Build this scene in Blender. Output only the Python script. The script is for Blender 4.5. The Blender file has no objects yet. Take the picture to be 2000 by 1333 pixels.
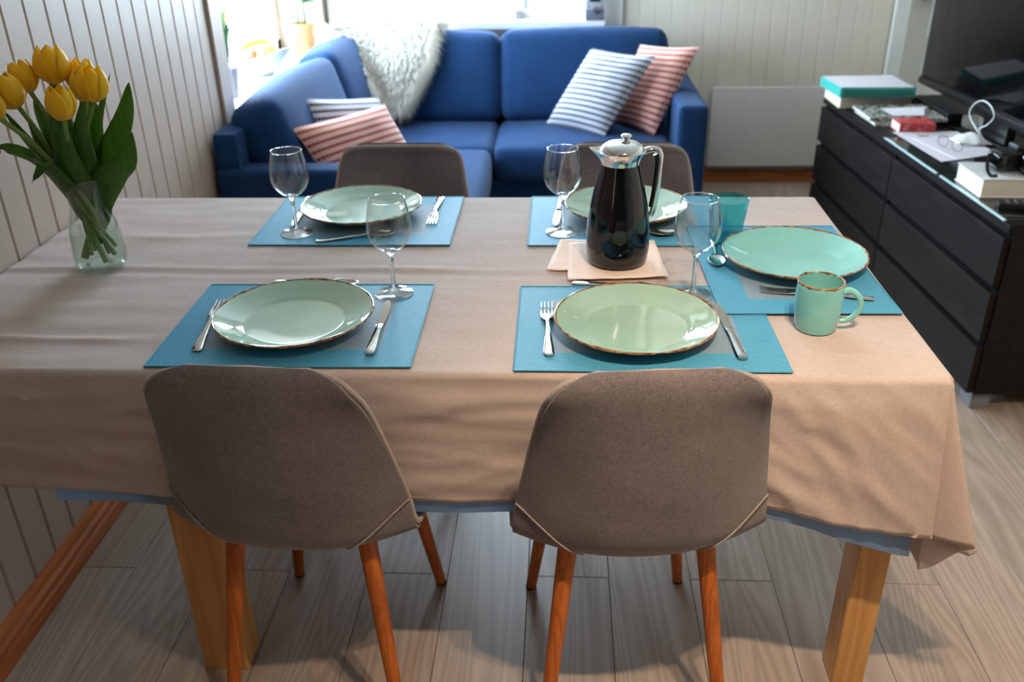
import bpy, bmesh, math, random
import numpy as np
from mathutils import Vector, Matrix, noise
random.seed(7)
S = bpy.context.scene
COL = S.collection
R = math.radians
PI = math.pi

# ------------------------------------------------------------------ camera
cam_d = bpy.data.cameras.new('camera'); cam = bpy.data.objects.new('camera', cam_d); COL.objects.link(cam)
cam_loc = Vector((1.1801, -1.2830, 1.4772)); pitch, yaw, roll = .47810, .0608, -.0209
fw = Vector((-math.sin(yaw)*math.cos(pitch), math.cos(yaw)*math.cos(pitch), -math.sin(pitch)))
rt0 = Vector((math.cos(yaw), math.sin(yaw), 0)); up0 = rt0.cross(fw)
rt = math.cos(roll)*rt0 + math.sin(roll)*up0; up = -math.sin(roll)*rt0 + math.cos(roll)*up0
mw = Matrix((rt, up, -fw)).transposed().to_4x4(); mw.translation = cam_loc
cam.matrix_world = mw
cam_d.sensor_fit = 'HORIZONTAL'; cam_d.sensor_width = 36.0; cam_d.lens = 1754.517/2000*36
cam_d.clip_start = .02; cam_d.clip_end = 100
cam_d.dof.use_dof = True; cam_d.dof.focus_distance = 1.52; cam_d.dof.aperture_fstop = 3.8
S.camera = cam

# ------------------------------------------------------------------ world, daylight, exposure
S.view_settings.view_transform = 'Standard'; S.view_settings.look = 'None'
S.view_settings.gamma = 1.0; S.view_settings.use_curve_mapping = False
S.view_settings.exposure = 0.2
wd = bpy.data.worlds.new('daylight'); S.world = wd; wd.use_nodes = True
bg = wd.node_tree.nodes['Background']
bg.inputs[0].default_value = (.66, .83, 1.0, 1); bg.inputs[1].default_value = 30.0
def portal(loc, rot, sx, sy):
    l = bpy.data.lights.new('window_portal', 'AREA'); l.shape = 'RECTANGLE'; l.size = sx; l.size_y = sy
    l.cycles.is_portal = True
    o = bpy.data.objects.new('window_portal', l); COL.objects.link(o); o.location = loc; o.rotation_euler = rot
portal((.74, 3.60, 1.48), (R(-90), 0, 0), 1.30, 1.30)
portal((-.335, 2.64, 1.18), (0, R(-90), 0), .92, 1.50)
portal((-.30, -1.95, 1.45), (0, R(-90), 0), .9, .3)
# lamp bulbs: see ceiling_spotlight further down
LAMP_W = 70.0
LAMP_C = (1.0, .76, .53)
S.cycles.max_bounces = 10; S.cycles.diffuse_bounces = 5; S.cycles.glossy_bounces = 5
S.cycles.transmission_bounces = 10; S.cycles.transparent_max_bounces = 24
S.cycles.sample_clamp_indirect = 6.0
S.cycles.use_denoising = True
S.cycles.caustics_reflective = False; S.cycles.caustics_refractive = False

# ------------------------------------------------------------------ materials
def lin(r, g, b):
    f = lambda c: (c/255/12.92 if c/255 <= .04045 else ((c/255+.055)/1.055)**2.4)
    return (f(r), f(g), f(b), 1)
class N:
    def __init__(s, name):
        s.m = bpy.data.materials.new(name); s.m.use_nodes = True
        s.t = s.m.node_tree; s.b = s.t.nodes['Principled BSDF']; s.out = s.t.nodes['Material Output']
    def n(s, typ, **kw):
        x = s.t.nodes.new(typ)
        for k, v in kw.items():
            if k == 'ins':
                for kk, vv in v.items(): x.inputs[kk].default_value = vv
            else: setattr(x, k, v)
        return x
    def l(s, a, b): s.t.links.new(a, b)
    def coord(s, which='Object', scale=(1,1,1), rot=(0,0,0), loc=(0,0,0)):
        tc = s.n('ShaderNodeTexCoord'); mp = s.n('ShaderNodeMapping')
        mp.inputs['Scale'].default_value = scale; mp.inputs['Rotation'].default_value = rot; mp.inputs['Location'].default_value = loc
        s.l(tc.outputs[which], mp.inputs[0]); return mp.outputs[0]
    def noise(s, vec, scale, detail=3, dist=0.0, rough=.5):
        x = s.n('ShaderNodeTexNoise'); x.inputs['Scale'].default_value = scale; x.inputs['Detail'].default_value = detail
        x.inputs['Distortion'].default_value = dist; x.inputs['Roughness'].default_value = rough
        if vec is not None: s.l(vec, x.inputs['Vector'])
        return x.outputs['Fac']
    def ramp(s, fac, stops, interp='LINEAR'):
        x = s.n('ShaderNodeValToRGB'); x.color_ramp.interpolation = interp
        e = x.color_ramp.elements
        while len(e) < len(stops): e.new(.5)
        for el, (p, c) in zip(e, stops): el.position = p; el.color = c
        s.l(fac, x.inputs[0]); return x.outputs[0]
    def math(s, op, a, b=None):
        x = s.n('ShaderNodeMath', operation=op)
        for i, v in enumerate((a, b)):
            if v is None: continue
            if isinstance(v, (int, float)): x.inputs[i].default_value = v
            else: s.l(v, x.inputs[i])
        return x.outputs[0]
    def mix(s, fac, a, b):
        x = s.n('ShaderNodeMix', data_type='RGBA')
        for i, v in ((0, fac), (6, a), (7, b)):
            if hasattr(v, 'default_value') or hasattr(v, 'links'): s.l(v, x.inputs[i])
            else: x.inputs[i].default_value = v
        return x.outputs[2]
    def bump(s, h, strength=.3, dist=.002):
        x = s.n('ShaderNodeBump'); x.inputs['Strength'].default_value = strength; x.inputs['Distance'].default_value = dist
        s.l(h, x.inputs['Height']); s.l(x.outputs[0], s.b.inputs['Normal'])
    def translucent(s, w, col):
        tr = s.n('ShaderNodeBsdfTranslucent'); tr.inputs[0].default_value = col
        mx = s.n('ShaderNodeMixShader'); mx.inputs[0].default_value = w
        s.l(s.b.outputs[0], mx.inputs[1]); s.l(tr.outputs[0], mx.inputs[2]); s.l(mx.outputs[0], s.out.inputs[0])
    def set(s, **kw):
        names = dict(color='Base Color', rough='Roughness', metal='Metallic', spec='Specular IOR Level', coat='Coat Weight',
                     coatr='Coat Roughness', sheen='Sheen Weight', trans='Transmission Weight', ior='IOR', sub='Subsurface Weight', alpha='Alpha', sheenr='Sheen Roughness')
        for k, v in kw.items():
            i = s.b.inputs[names[k]]
            if hasattr(v, 'links'): s.l(v, i)
            else: i.default_value = v
        return s
def plain(name, col, rough=.5, metal=0.0, var=.06, vs=30, bump=0, **kw):
    k = N(name); c = k.coord()
    f = k.noise(c, vs, 3)
    lo = tuple(max(0, x*(1-var)) for x in col[:3])+(1,); hi = tuple(min(1, x*(1+var)) for x in col[:3])+(1,)
    k.set(color=k.ramp(f, [(.3, lo), (.7, hi)]), rough=rough, metal=metal, **kw)
    if bump: k.bump(f, bump)
    return k.m
def fabric(name, c1, c2, scale=420, rough=.9, sheen=.3, bump=.35, mott=.12, which='Object'):
    k = N(name); c = k.coord(which)
    ns = []
    for sc in ((1, .12, .12), (.12, 1, .12), (.12, .12, 1)):
        mp = k.n('ShaderNodeMapping'); mp.inputs['Scale'].default_value = sc; k.l(c, mp.inputs[0]); ns.append(k.noise(mp.outputs[0], scale, 1))
    h = k.math('MULTIPLY', k.math('ADD', k.math('ADD', ns[0], ns[1]), ns[2]), .333)
    n1 = k.noise(c, scale*.5, 2); n2 = k.noise(c, 9, 3)
    f = k.math('ADD', k.math('MULTIPLY', h, .5), k.math('ADD', k.math('MULTIPLY', n1, .5), k.math('MULTIPLY', k.math('SUBTRACT', n2, .5), mott*3)))
    k.set(color=k.ramp(f, [(.3, c1), (.7, c2)]), rough=rough, sheen=sheen, sheenr=.5, spec=.25)
    k.bump(h, bump, .0006)
    return k.m
def wood(name, dark, light, axis='Z', scale=9, rough=.45, ring=16, coat=0.0, spec=.5):
    k = N(name)
    oi = k.n('ShaderNodeObjectInfo'); tc = k.n('ShaderNodeTexCoord')
    off = k.n('ShaderNodeVectorMath', operation='SCALE'); off.inputs[0].default_value = (13.7, 7.3, 4.1); k.l(oi.outputs['Random'], off.inputs['Scale'])
    add = k.n('ShaderNodeVectorMath', operation='ADD'); k.l(tc.outputs['Object'], add.inputs[0]); k.l(off.outputs[0], add.inputs[1])
    mp = k.n('ShaderNodeMapping'); k.l(add.outputs[0], mp.inputs[0])
    st = {'X': (.09, 1, 1), 'Y': (1, .09, 1), 'Z': (1, 1, .09)}[axis]; mp.inputs['Scale'].default_value = st
    big = k.noise(mp.outputs[0], scale, 2, .6)
    rings = k.math('FRACT', k.math('MULTIPLY', big, ring))
    tri = k.math('ABSOLUTE', k.math('SUBTRACT', k.math('MULTIPLY', rings, 2), 1))
    mp2 = k.n('ShaderNodeMapping'); k.l(add.outputs[0], mp2.inputs[0]); mp2.inputs['Scale'].default_value = tuple((.03 if x < 1 else 1) for x in st)
    pores = k.noise(mp2.outputs[0], 420, 3)
    f = k.math('ADD', k.math('MULTIPLY', tri, .38), k.math('ADD', k.math('MULTIPLY', pores, .45), k.math('MULTIPLY', oi.outputs['Random'], .18)))
    k.set(color=k.ramp(f, [(.2, dark), (.8, light)]), rough=rough, coat=coat, coatr=.25, spec=spec)
    k.bump(f, .12, .001)
    return k.m
def glass_thin(name, tint=(1,1,1,1), ior=1.45, extra=.0, rough=0.0):
    k = N(name); k.t.nodes.remove(k.b)
    tr = k.n('ShaderNodeBsdfTransparent'); tr.inputs[0].default_value = tint
    gl = k.n('ShaderNodeBsdfGlossy'); gl.inputs['Roughness'].default_value = rough
    lw = k.n('ShaderNodeLayerWeight'); lw.inputs[0].default_value = .5
    f0 = ((ior-1)/(ior+1))**2
    f = k.math('ADD', k.math('MULTIPLY', k.math('POWER', lw.outputs['Facing'], 4.0), .85), f0+extra)
    mx = k.n('ShaderNodeMixShader'); k.l(f, mx.inputs[0]); k.l(tr.outputs[0], mx.inputs[1]); k.l(gl.outputs[0], mx.inputs[2])
    k.l(mx.outputs[0], k.out.inputs[0]); return k.m
def glass_solid(name, tint=(1,1,1,1), ior=1.5, clear=.25):
    k = N(name); k.t.nodes.remove(k.b)
    g = k.n('ShaderNodeBsdfGlass'); g.inputs['Color'].default_value = tint; g.inputs['IOR'].default_value = ior; g.inputs['Roughness'].default_value = 0.0
    tr = k.n('ShaderNodeBsdfTransparent'); tr.inputs[0].default_value = tint
    mx = k.n('ShaderNodeMixShader'); mx.inputs[0].default_value = clear
    k.l(g.outputs[0], mx.inputs[1]); k.l(tr.outputs[0], mx.inputs[2]); k.l(mx.outputs[0], k.out.inputs[0]); return k.m
def glaze(name, c1, c2, spot):
    k = N(name); c = k.coord()
    f = k.noise(c, 9, 3); sp = k.noise(c, 420, 2); sp2 = k.noise(c, 60, 2)
    base = k.ramp(f, [(.3, c1), (.7, c2)])
    m = k.ramp(k.math('MULTIPLY', sp, k.math('ADD', sp2, .5)), [(.80, (0,0,0,1)), (.86, (1,1,1,1))])
    k.set(color=k.mix(m, base, spot), rough=.06, coat=.15, coatr=.03, spec=.5)
    return k.m
MAT = {}
def build_mats():
    m = MAT
    m['wall_paint'] = plain('wall_paint', lin(184, 166, 153), .45, var=.02, vs=6)  # left wall's weaker daylight put into a darker paint than the far wall
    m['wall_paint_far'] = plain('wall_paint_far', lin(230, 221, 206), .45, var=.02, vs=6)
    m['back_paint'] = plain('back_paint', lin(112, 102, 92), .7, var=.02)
    m['ceiling_paint'] = plain('ceiling_paint', lin(232, 228, 220), .7, var=.02)
    m['white_paint'] = plain('white_paint', lin(236, 236, 232), .35, var=.015)
    m['panel_enamel'] = plain('panel_enamel', lin(230, 224, 220), .4, var=.015)
    m['floor_oak'] = wood('floor_oak', lin(146, 130, 118), lin(178, 161, 147), 'Y', 5.0, .42, 24)
    m['oak'] = wood('oak', lin(184, 128, 70), lin(214, 162, 98), 'Z', 8, .42, 10)
    m['leg_wood'] = wood('leg_wood', lin(150, 74, 26), lin(206, 112, 44), 'Z', 22, .38, 7)
    m['pine_trim'] = wood('pine_trim', lin(158, 82, 34), lin(204, 122, 62), 'Y', 14, .4, 6)
    m['pine_trim_x'] = wood('pine_trim_x', lin(158, 82, 34), lin(204, 122, 62), 'X', 14, .4, 6)
    m['black_oak'] = wood('black_oak', lin(9, 7, 7), lin(34, 28, 27), 'Y', 7, .55, 20, spec=.16)
    m['black_carcass'] = plain('black_carcass', lin(10, 9, 10), .6, spec=.2)
    m['gap_black'] = plain('gap_black', lin(5, 5, 6), .8, spec=.1)
    m['chair_fabric'] = fabric('chair_fabric', lin(84, 76, 78), lin(140, 130, 130), 900, bump=.5)
    m['chair_piping'] = fabric('chair_piping', lin(140, 126, 120), lin(186, 172, 164), 900)
    m['sofa_fabric'] = fabric('sofa_fabric', lin(12, 40, 76), lin(24, 67, 116), 700, sheen=.06, mott=.08)
    m['sofa_foot'] = plain('sofa_foot', lin(30, 26, 26), .4)
    k = N('underlay'); c = k.coord(); k.set(color=k.ramp(k.noise(c, 20, 3), [(.3, lin(146, 184, 224)), (.7, lin(158, 196, 234))]), rough=.5); k.translucent(.7, lin(175, 212, 255)); m['underlay'] = k.m
    m['mat_blue'] = fabric('mat_blue', lin(58, 134, 172), lin(96, 172, 202), 1500, rough=.55, sheen=0, bump=.4, mott=.04)
    m['mat_grey'] = fabric('mat_grey', lin(106, 130, 148), lin(148, 168, 182), 1500, rough=.55, sheen=0, bump=.4, mott=.04)
    m['glaze_sage'] = glaze('glaze_sage', lin(156, 190, 172), lin(170, 202, 184), lin(120, 150, 120))
    m['glaze_aqua'] = glaze('glaze_aqua', lin(122, 192, 190), lin(138, 206, 202), lin(96, 150, 140))
    k = N('rim_brown'); c = k.coord(); f = k.noise(c, 90, 4)
    k.set(color=k.ramp(f, [(.35, lin(84, 52, 30)), (.5, lin(150, 104, 62)), (.7, lin(196, 160, 112))]), rough=.2, coat=.4); m['rim_brown'] = k.m
    m['steel'] = plain('steel', lin(192, 188, 182), .09, 1.0, var=.03)
    m['chrome'] = plain('chrome', lin(226, 226, 226), .05, 1.0, var=.02)
    m['carafe_black'] = plain('carafe_black', lin(7, 7, 9), .08, coat=.3, coatr=.03)
    m['handle_black'] = plain('handle_black', lin(14, 14, 15), .25)
    m['bowl_glass'] = glass_thin('bowl_glass', (.985, .99, .99, 1), 1.42, .03)
    m['stem_glass'] = glass_solid('stem_glass', (.99, 1, 1, 1), 1.5, .25)
    m['pane_glass'] = glass_thin('pane_glass', (.97, .985, .98, 1), 1.3)
    m['tumbler_glass'] = glass_thin('tumbler_glass', (.46, .86, .89, 1), 1.5, .04)
    m['tumbler_base'] = glass_solid('tumbler_base', (.25, .78, .84, 1), 1.5, .35)
    m['vase_glass'] = glass_thin('vase_glass', (.95, .975, .96, 1), 1.45, .02)
    m['water'] = glass_thin('water', (.93, .965, .93, 1), 1.33)
    m['napkin_peach'] = plain('napkin_peach', lin(255, 230, 218), .85, var=.02, bump=.1)
    k = N('tulip_petal'); c = k.coord(); f = k.noise(c, 26, 3)
    k.set(color=k.ramp(f, [(.3, lin(248, 190, 8)), (.6, lin(255, 218, 24)), (.8, lin(255, 234, 70))]), rough=.5, sheen=.2); k.translucent(.4, lin(255, 224, 40)); m['petal'] = k.m
    k = N('tulip_leaf'); c = k.coord(scale=(60, 60, 6)); f = k.noise(c, 2, 3)
    k.set(color=k.ramp(f, [(.3, lin(46, 78, 24)), (.7, lin(88, 124, 44))]), rough=.4, spec=.4); k.translucent(.28, lin(120, 170, 30)); m['leaf'] = k.m
    m['stem_green'] = plain('stem_green', lin(112, 138, 62), .45)
    m['plant_green'] = plain('plant_green', lin(48, 88, 30), .45, var=.3, vs=20)
    m['plant_yellow'] = plain('plant_yellow', lin(110, 104, 26), .45, var=.3, vs=20)
    m['fur_white'] = plain('fur_white', lin(240, 236, 226), .8, var=.05, sheen=.4)
    m['bamboo'] = wood('bamboo', lin(150, 98, 56), lin(190, 140, 94), 'Z', 10, .5, 4)
    m['ceramic_white'] = plain('ceramic_white', lin(232, 232, 230), .25)
    m['ceramic_grey'] = plain('ceramic_grey', lin(140, 136, 140), .5)
    m['orange_skin'] = plain('orange_skin', lin(238, 134, 44), .5, bump=.3, vs=200)
    m['banana_skin'] = plain('banana_skin', lin(228, 196, 72), .5)
    m['apple_skin'] = plain('apple_skin', lin(214, 92, 66), .35)
    m['silver_plastic'] = plain('silver_plastic', lin(186, 188, 198), .35, .3)
    m['grey_plastic'] = plain('grey_plastic', lin(112, 112, 122), .45)
    m['lcd'] = plain('lcd', lin(36, 48, 46), .15)
    m['tv_black'] = plain('tv_black', lin(12, 12, 13), .35)
    m['tv_screen'] = plain('tv_screen', lin(9, 10, 11), .06, spec=.14)
    m['teal_card'] = plain('teal_card', lin(72, 186, 176), .4)
    m['teal_dark'] = plain('teal_dark', lin(44, 126, 116), .5)
    m['paper'] = plain('paper', lin(232, 224, 232), .8, var=.015)
    m['page_edge'] = plain('page_edge', lin(240, 234, 222), .8, var=.05, vs=200)
    m['cream_cover'] = plain('cream_cover', lin(196, 186, 150), .6)
    k = N('magazine_cover'); c = k.coord(); f = k.noise(c, 22, 4, 1.5)
    k.set(color=k.ramp(f, [(.32, lin(34, 40, 40)), (.45, lin(96, 98, 84)), (.55, lin(208, 204, 196)), (.66, lin(86, 96, 92)), (.8, lin(182, 150, 96))]), rough=.25); m['magazine_cover'] = k.m
    k = N('red_cover'); c = k.coord(); f = k.noise(c, 70, 4)
    k.set(color=k.ramp(f, [(.35, lin(170, 26, 44)), (.55, lin(206, 62, 70)), (.72, lin(222, 160, 140))]), rough=.4); m['red_cover'] = k.m
    m['black_matte'] = plain('black_matte', lin(15, 15, 17), .5)
    m['black_gloss'] = plain('black_gloss', lin(12, 12, 14), .12)
    m['mask_white'] = plain('mask_white', lin(240, 240, 238), .8)
    m['edge_glass'] = glass_thin('edge_glass', (.86, .95, .95, 1), 1.5, .02)
    m['edge_bright'] = plain('edge_bright', lin(198, 226, 232), .08, .0, coat=1.0, coatr=.02)  # pale glass edge, sky reflection painted in as its bright colour
    m['dark_metal'] = plain('dark_metal', lin(26, 25, 26), .4, .6)
    m['foot_grey'] = plain('foot_grey', lin(120, 122, 130), .4)
    m['cable_white'] = plain('cable_white', lin(214, 204, 194), .5)
    m['bulb'] = None
    for nm, bgc, stc in (('stripe_blue', ((198, 202, 216), (226, 228, 238)), (22, 24, 50)), ('stripe_red', ((226, 180, 168), (240, 204, 196)), (158, 46, 22))):
        k = N(nm); uv = k.n('ShaderNodeTexCoord'); sp = k.n('ShaderNodeSeparateXYZ'); k.l(uv.outputs['UV'], sp.inputs[0])
        fy = k.math('FRACT', k.math('MULTIPLY', sp.outputs[1], 38.0)); fx = k.math('FRACT', k.math('MULTIPLY', sp.outputs[0], 80.0))
        st = k.math('LESS_THAN', fy, .42)
        dash = k.math('GREATER_THAN', fx, .32)
        core = k.math('MULTIPLY', st, k.math('ADD', k.math('MULTIPLY', dash, .45), .55))
        k.set(color=k.mix(core, lin(*bgc[0]), lin(*stc)), rough=.9, sheen=.3)
        h = k.math('SUBTRACT', 1.0, core); k.bump(h, .5, .002); m[nm] = k.m
    # linen cloth
    k = N('linen'); c = k.coord()
    ns = []
    for sc in ((1, .3, .3), (.3, 1, .3), (.3, .3, 1)):
        mp = k.n('ShaderNodeMapping'); mp.inputs['Scale'].default_value = sc; k.l(c, mp.inputs[0]); ns.append(k.noise(mp.outputs[0], 420, 1))
    h = k.math('MULTIPLY', k.math('ADD', k.math('ADD', ns[0], ns[1]), ns[2]), .333)
    n1 = k.noise(c, 500, 2); n2 = k.noise(c, 6, 3)
    f = k.math('ADD', k.math('MULTIPLY', h, .45), k.math('ADD', k.math('MULTIPLY', n1, .35), k.math('MULTIPLY', n2, .2)))
    k.set(color=k.ramp(f, [(.25, lin(170, 151, 143)), (.75, lin(210, 193, 185))]), rough=.85, sheen=.15, spec=.3)
    # faint creasing relief
    c2 = k.coord(scale=(1, 1.35, 1.35)); cr = k.noise(c2, 17, 3, .4)
    hh = k.math('ADD', k.math('MULTIPLY', h, .12), k.math('MULTIPLY', cr, 1.0))
    k.bump(hh, .22, .004); m['linen'] = k.m
build_mats()

# ------------------------------------------------------------------ geometry helpers
def me_from(bm, name, mat=None, smooth=True):
    bmesh.ops.recalc_face_normals(bm, faces=bm.faces)
    me = bpy.data.meshes.new(name); bm.to_mesh(me); bm.free()
    if smooth:
        me.polygons.foreach_set('use_smooth', [True]*len(me.polygons))
        try: me.set_sharp_from_angle(angle=R(40))
        except Exception: pass
    if mat is not None: me.materials.append(MAT[mat] if isinstance(mat, str) else mat)
    return me
def link(name, data, parent=None, loc=(0,0,0), rot=(0,0,0)):
    o = bpy.data.objects.new(name, data); COL.objects.link(o)
    o.location = loc; o.rotation_euler = rot
    if parent is not None: o.parent = parent
    return o
def obj(name, bm, mat, parent=None, loc=(0,0,0), rot=(0,0,0), smooth=True):
    return link(name, me_from(bm, name, mat, smooth), parent, loc, rot)
def tag(o, label=None, cat=None, group=None, kind=None):
    if label: o['label'] = label
    if cat: o['category'] = cat
    if group: o['group'] = group
    if kind: o['kind'] = kind
    return o
def thing(name, label, cat, loc=(0,0,0), rz=0, group=None):
    return tag(link(name, None, None, loc, (0,0,rz)), label, cat, group)
def struct(name, bm, mat, parent=None, smooth=False, **kw):
    o = obj(name, bm, mat, parent, smooth=smooth, **kw)
    if parent is None: o['kind'] = 'structure'
    return o
def copy_tree(o, parent=None):
    c = o.copy(); COL.objects.link(c); c.parent = parent
    for ch in list(o.children): copy_tree(ch, c)
    return c
def box(bm, lo, hi, M=None):
    vs = [bm.verts.new((x, y, z)) for x in (lo[0], hi[0]) for y in (lo[1], hi[1]) for z in (lo[2], hi[2])]
    for f in ((0,1,3,2),(4,6,7,5),(0,4,5,1),(2,3,7,6),(0,2,6,4),(1,5,7,3)): bm.faces.new([vs[i] for i in f])
    if M is not None: bmesh.ops.transform(bm, matrix=M, verts=vs)
    return vs
def bx(lo, hi, bevel=0, seg=2, M=None):
    bm = bmesh.new(); box(bm, lo, hi)
    if bevel: bmesh.ops.bevel(bm, geom=list(bm.edges), offset=bevel, segments=seg, profile=.6, affect='EDGES')
    if M is not None: bmesh.ops.transform(bm, matrix=M, verts=bm.verts)
    return bm
def lathe(bm, prof, seg=48, M=None, cap=True):
    rings = []
    for r, z in prof:
        if r < 1e-6: rings.append([bm.verts.new((0, 0, z))])
        else: rings.append([bm.verts.new((r*math.cos(2*PI*i/seg), r*math.sin(2*PI*i/seg), z)) for i in range(seg)])
    for a, b in zip(rings, rings[1:]):
        for i in range(seg):
            j = (i+1) % seg
            if len(a) == 1 and len(b) == 1: continue
            if len(a) == 1: bm.faces.new((a[0], b[i], b[j]))
            elif len(b) == 1: bm.faces.new((a[i], a[j], b[0]))
            else: bm.faces.new((a[i], a[j], b[j], b[i]))
    if M is not None: bmesh.ops.transform(bm, matrix=M, verts=[v for r in rings for v in r])
    return bm
def cr(pts, n):
    """Catmull-Rom through points (any dimension) -> n*(len-1)+1 samples"""
    P = [np.array(p, float) for p in pts]; P = [2*P[0]-P[1]] + P + [2*P[-1]-P[-2]]
    out = []
    for i in range(1, len(P)-2):
        for k in range(n):
            t = k/n; a, b, c, d = P[i-1], P[i], P[i+1], P[i+2]
            out.append(.5*((2*b)+(-a+c)*t+(2*a-5*b+4*c-d)*t*t+(-a+3*b-3*c+d)*t**3))
    out.append(P[-2]); return out
def tube(bm, pts, rad, seg=10, closed=False, cap=True, flat=1.0):
    pts = [Vector(p) for p in pts]; n = len(pts)
    rad = list(rad) if hasattr(rad, '__len__') else [rad]*n
    rings = []; prev = None
    for i, p in enumerate(pts):
        a = pts[(i-1) % n] if (closed or i > 0) else p; b = pts[(i+1) % n] if (closed or i < n-1) else p
        t = (b-a).normalized()
        if prev is None:
            prev = t.orthogonal().normalized()
        u = (prev - t*prev.dot(t)).normalized(); prev = u; v = t.cross(u)
        rings.append([bm.verts.new(p + rad[i]*(math.cos(2*PI*k/seg)*u + flat*math.sin(2*PI*k/seg)*v)) for k in range(seg)])
    m = n if closed else n-1
    for i in range(m):
        a, b = rings[i], rings[(i+1) % n]
        for k in range(seg): bm.faces.new((a[k], a[(k+1) % seg], b[(k+1) % seg], b[k]))
    if cap and not closed:
        bm.faces.new(rings[0][::-1]); bm.faces.new(rings[-1])
    return bm
def grid(bm, fn, nu, nv, uv=False, us=1, vs_=1):
    vs = [[bm.verts.new(fn(i/nu, j/nv)) for j in range(nv+1)] for i in range(nu+1)]
    lay = bm.loops.layers.uv.verify() if uv else None
    for i in range(nu):
        for j in range(nv):
            f = bm.faces.new((vs[i][j], vs[i+1][j], vs[i+1][j+1], vs[i][j+1]))
            if uv:
                for l, (a, b) in zip(f.loops, ((i, j), (i+1, j), (i+1, j+1), (i, j+1))): l[lay].uv = (a/nu*us, b/nv*vs_)
    return vs
def sweep_plate(bm, outline_top, z0, z1):
    """outline list of (x,y): extrude between z0 and z1"""
    a = [bm.verts.new((x, y, z0)) for x, y in outline_top]; b = [bm.verts.new((x, y, z1)) for x, y in outline_top]
    n = len(a)
    for i in range(n): bm.faces.new((a[i], a[(i+1) % n], b[(i+1) % n], b[i]))
    bm.faces.new(a[::-1]); bm.faces.new(b)
def puffy(lo, hi, bulge=.02, bevel=.03, cuts=6):
    """soft cushion block"""
    bm = bmesh.new(); box(bm, lo, hi)
    bmesh.ops.bevel(bm, geom=list(bm.edges), offset=bevel, segments=3, profile=.5, affect='EDGES')
    long_e = [e for e in bm.edges if e.calc_length() > bevel*2.2]
    bmesh.ops.subdivide_edges(bm, edges=long_e, cuts=cuts, use_grid_fill=True)
    c = [(a+b)/2 for a, b in zip(lo, hi)]; h = [(b-a)/2 for a, b in zip(lo, hi)]
    for v in bm.verts:
        q = [(v.co[i]-c[i])/h[i] for i in range(3)]
        for i in range(3):
            j, k = (i+1) % 3, (i+2) % 3
            w = (1-min(1, q[j]**2))*(1-min(1, q[k]**2))
            v.co[i] += bulge*q[i]*w
    return bm
# ------------------------------------------------------------------ the room
XR, YB, YF, ZC = 3.75, -5.5, 3.45, 2.42
# floor with separate boards
fl = struct('floor', bx((-.02, YB, -.06), (XR, YF, -.006)), 'gap_black')
BW, BL, GAP = .1909, 1.28, .0006
def board_bm(w, l):
    bm = bmesh.new(); box(bm, (-w/2+GAP, -l/2+GAP, -.008), (w/2-GAP, l/2-GAP, 0))
    bmesh.ops.bevel(bm, geom=[e for e in bm.edges if all(v.co.z > -.001 for v in e.verts)], offset=.0009, segments=1, affect='EDGES'); return bm
cache = {}
for k in range(-7, 14):
    x0 = max(0.0, 1.2979 + (k-1)*BW); x1 = min(XR, 1.2979 + k*BW)
    if x1-x0 < .02: continue
    ys = .352 if k % 2 == 0 else .352+BL*.47
    cuts = [YB] + [ys+j*BL for j in range(-6, 5) if YB+.05 < ys+j*BL < YF-.02] + [YF]
    for a, b in zip(cuts, cuts[1:]):
        key = (round(x1-x0, 3), round(b-a, 3))
        if key not in cache: cache[key] = me_from(board_bm(x1-x0, b-a), 'board', 'floor_oak', smooth=False)
        link('board', cache[key], fl, ((x0+x1)/2, (a+b)/2, 0))
struct('ceiling', bx((-.4, YB-.1, ZC), (XR+.1, YF+.2, ZC+.1)), 'ceiling_paint')
# left wall: backing + tongue-and-groove panel boards
wl = bmesh.new()
box(wl, (-.32, YB, 0), (-.013, -2.10, ZC)); box(wl, (-.32, -2.10, 0), (-.013, -1.80, 1.0)); box(wl, (-.32, -2.10, 1.90), (-.013, -1.80, ZC)); box(wl, (-.32, -1.80, 0), (-.013, 1.90, ZC)); box(wl, (-.32, 1.90, 0), (-.013, YF+.15, .70)); box(wl, (-.32, 1.90, 1.64), (-.013, YF+.15, ZC)); box(wl, (-.32, 3.37, .70), (-.013, YF+.15, 1.64))
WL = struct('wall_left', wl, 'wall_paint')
def panel_board(w, h, t=.013, ch=.0045):
    bm = bmesh.new()
    o = [(0, 0), (0, w-.0008), (t-ch, w-.0008), (t, w-ch-.0008), (t, ch), (t-ch, 0)]
    a = [bm.verts.new((x-t, y, 0)) for x, y in o]; b = [bm.verts.new((x-t, y, h)) for x, y in o]
    for i in range(6): bm.faces.new((a[i], a[(i+1) % 6], b[(i+1) % 6], b[i]))
    bm.faces.new(a); bm.faces.new(b[::-1]); return bm
PW = .08775
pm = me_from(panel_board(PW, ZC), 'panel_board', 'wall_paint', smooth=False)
y = .7438 + PW*12
while y > YB:
    y -= PW
    if y > YB and not (-2.10-PW < y < -1.80): link('panel_board', pm, WL, (0, y, 0))
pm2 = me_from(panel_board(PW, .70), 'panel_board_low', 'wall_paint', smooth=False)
for i in range(18): link('panel_board', pm2, WL, (0, .7438+PW*12+PW*i, 0))
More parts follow.
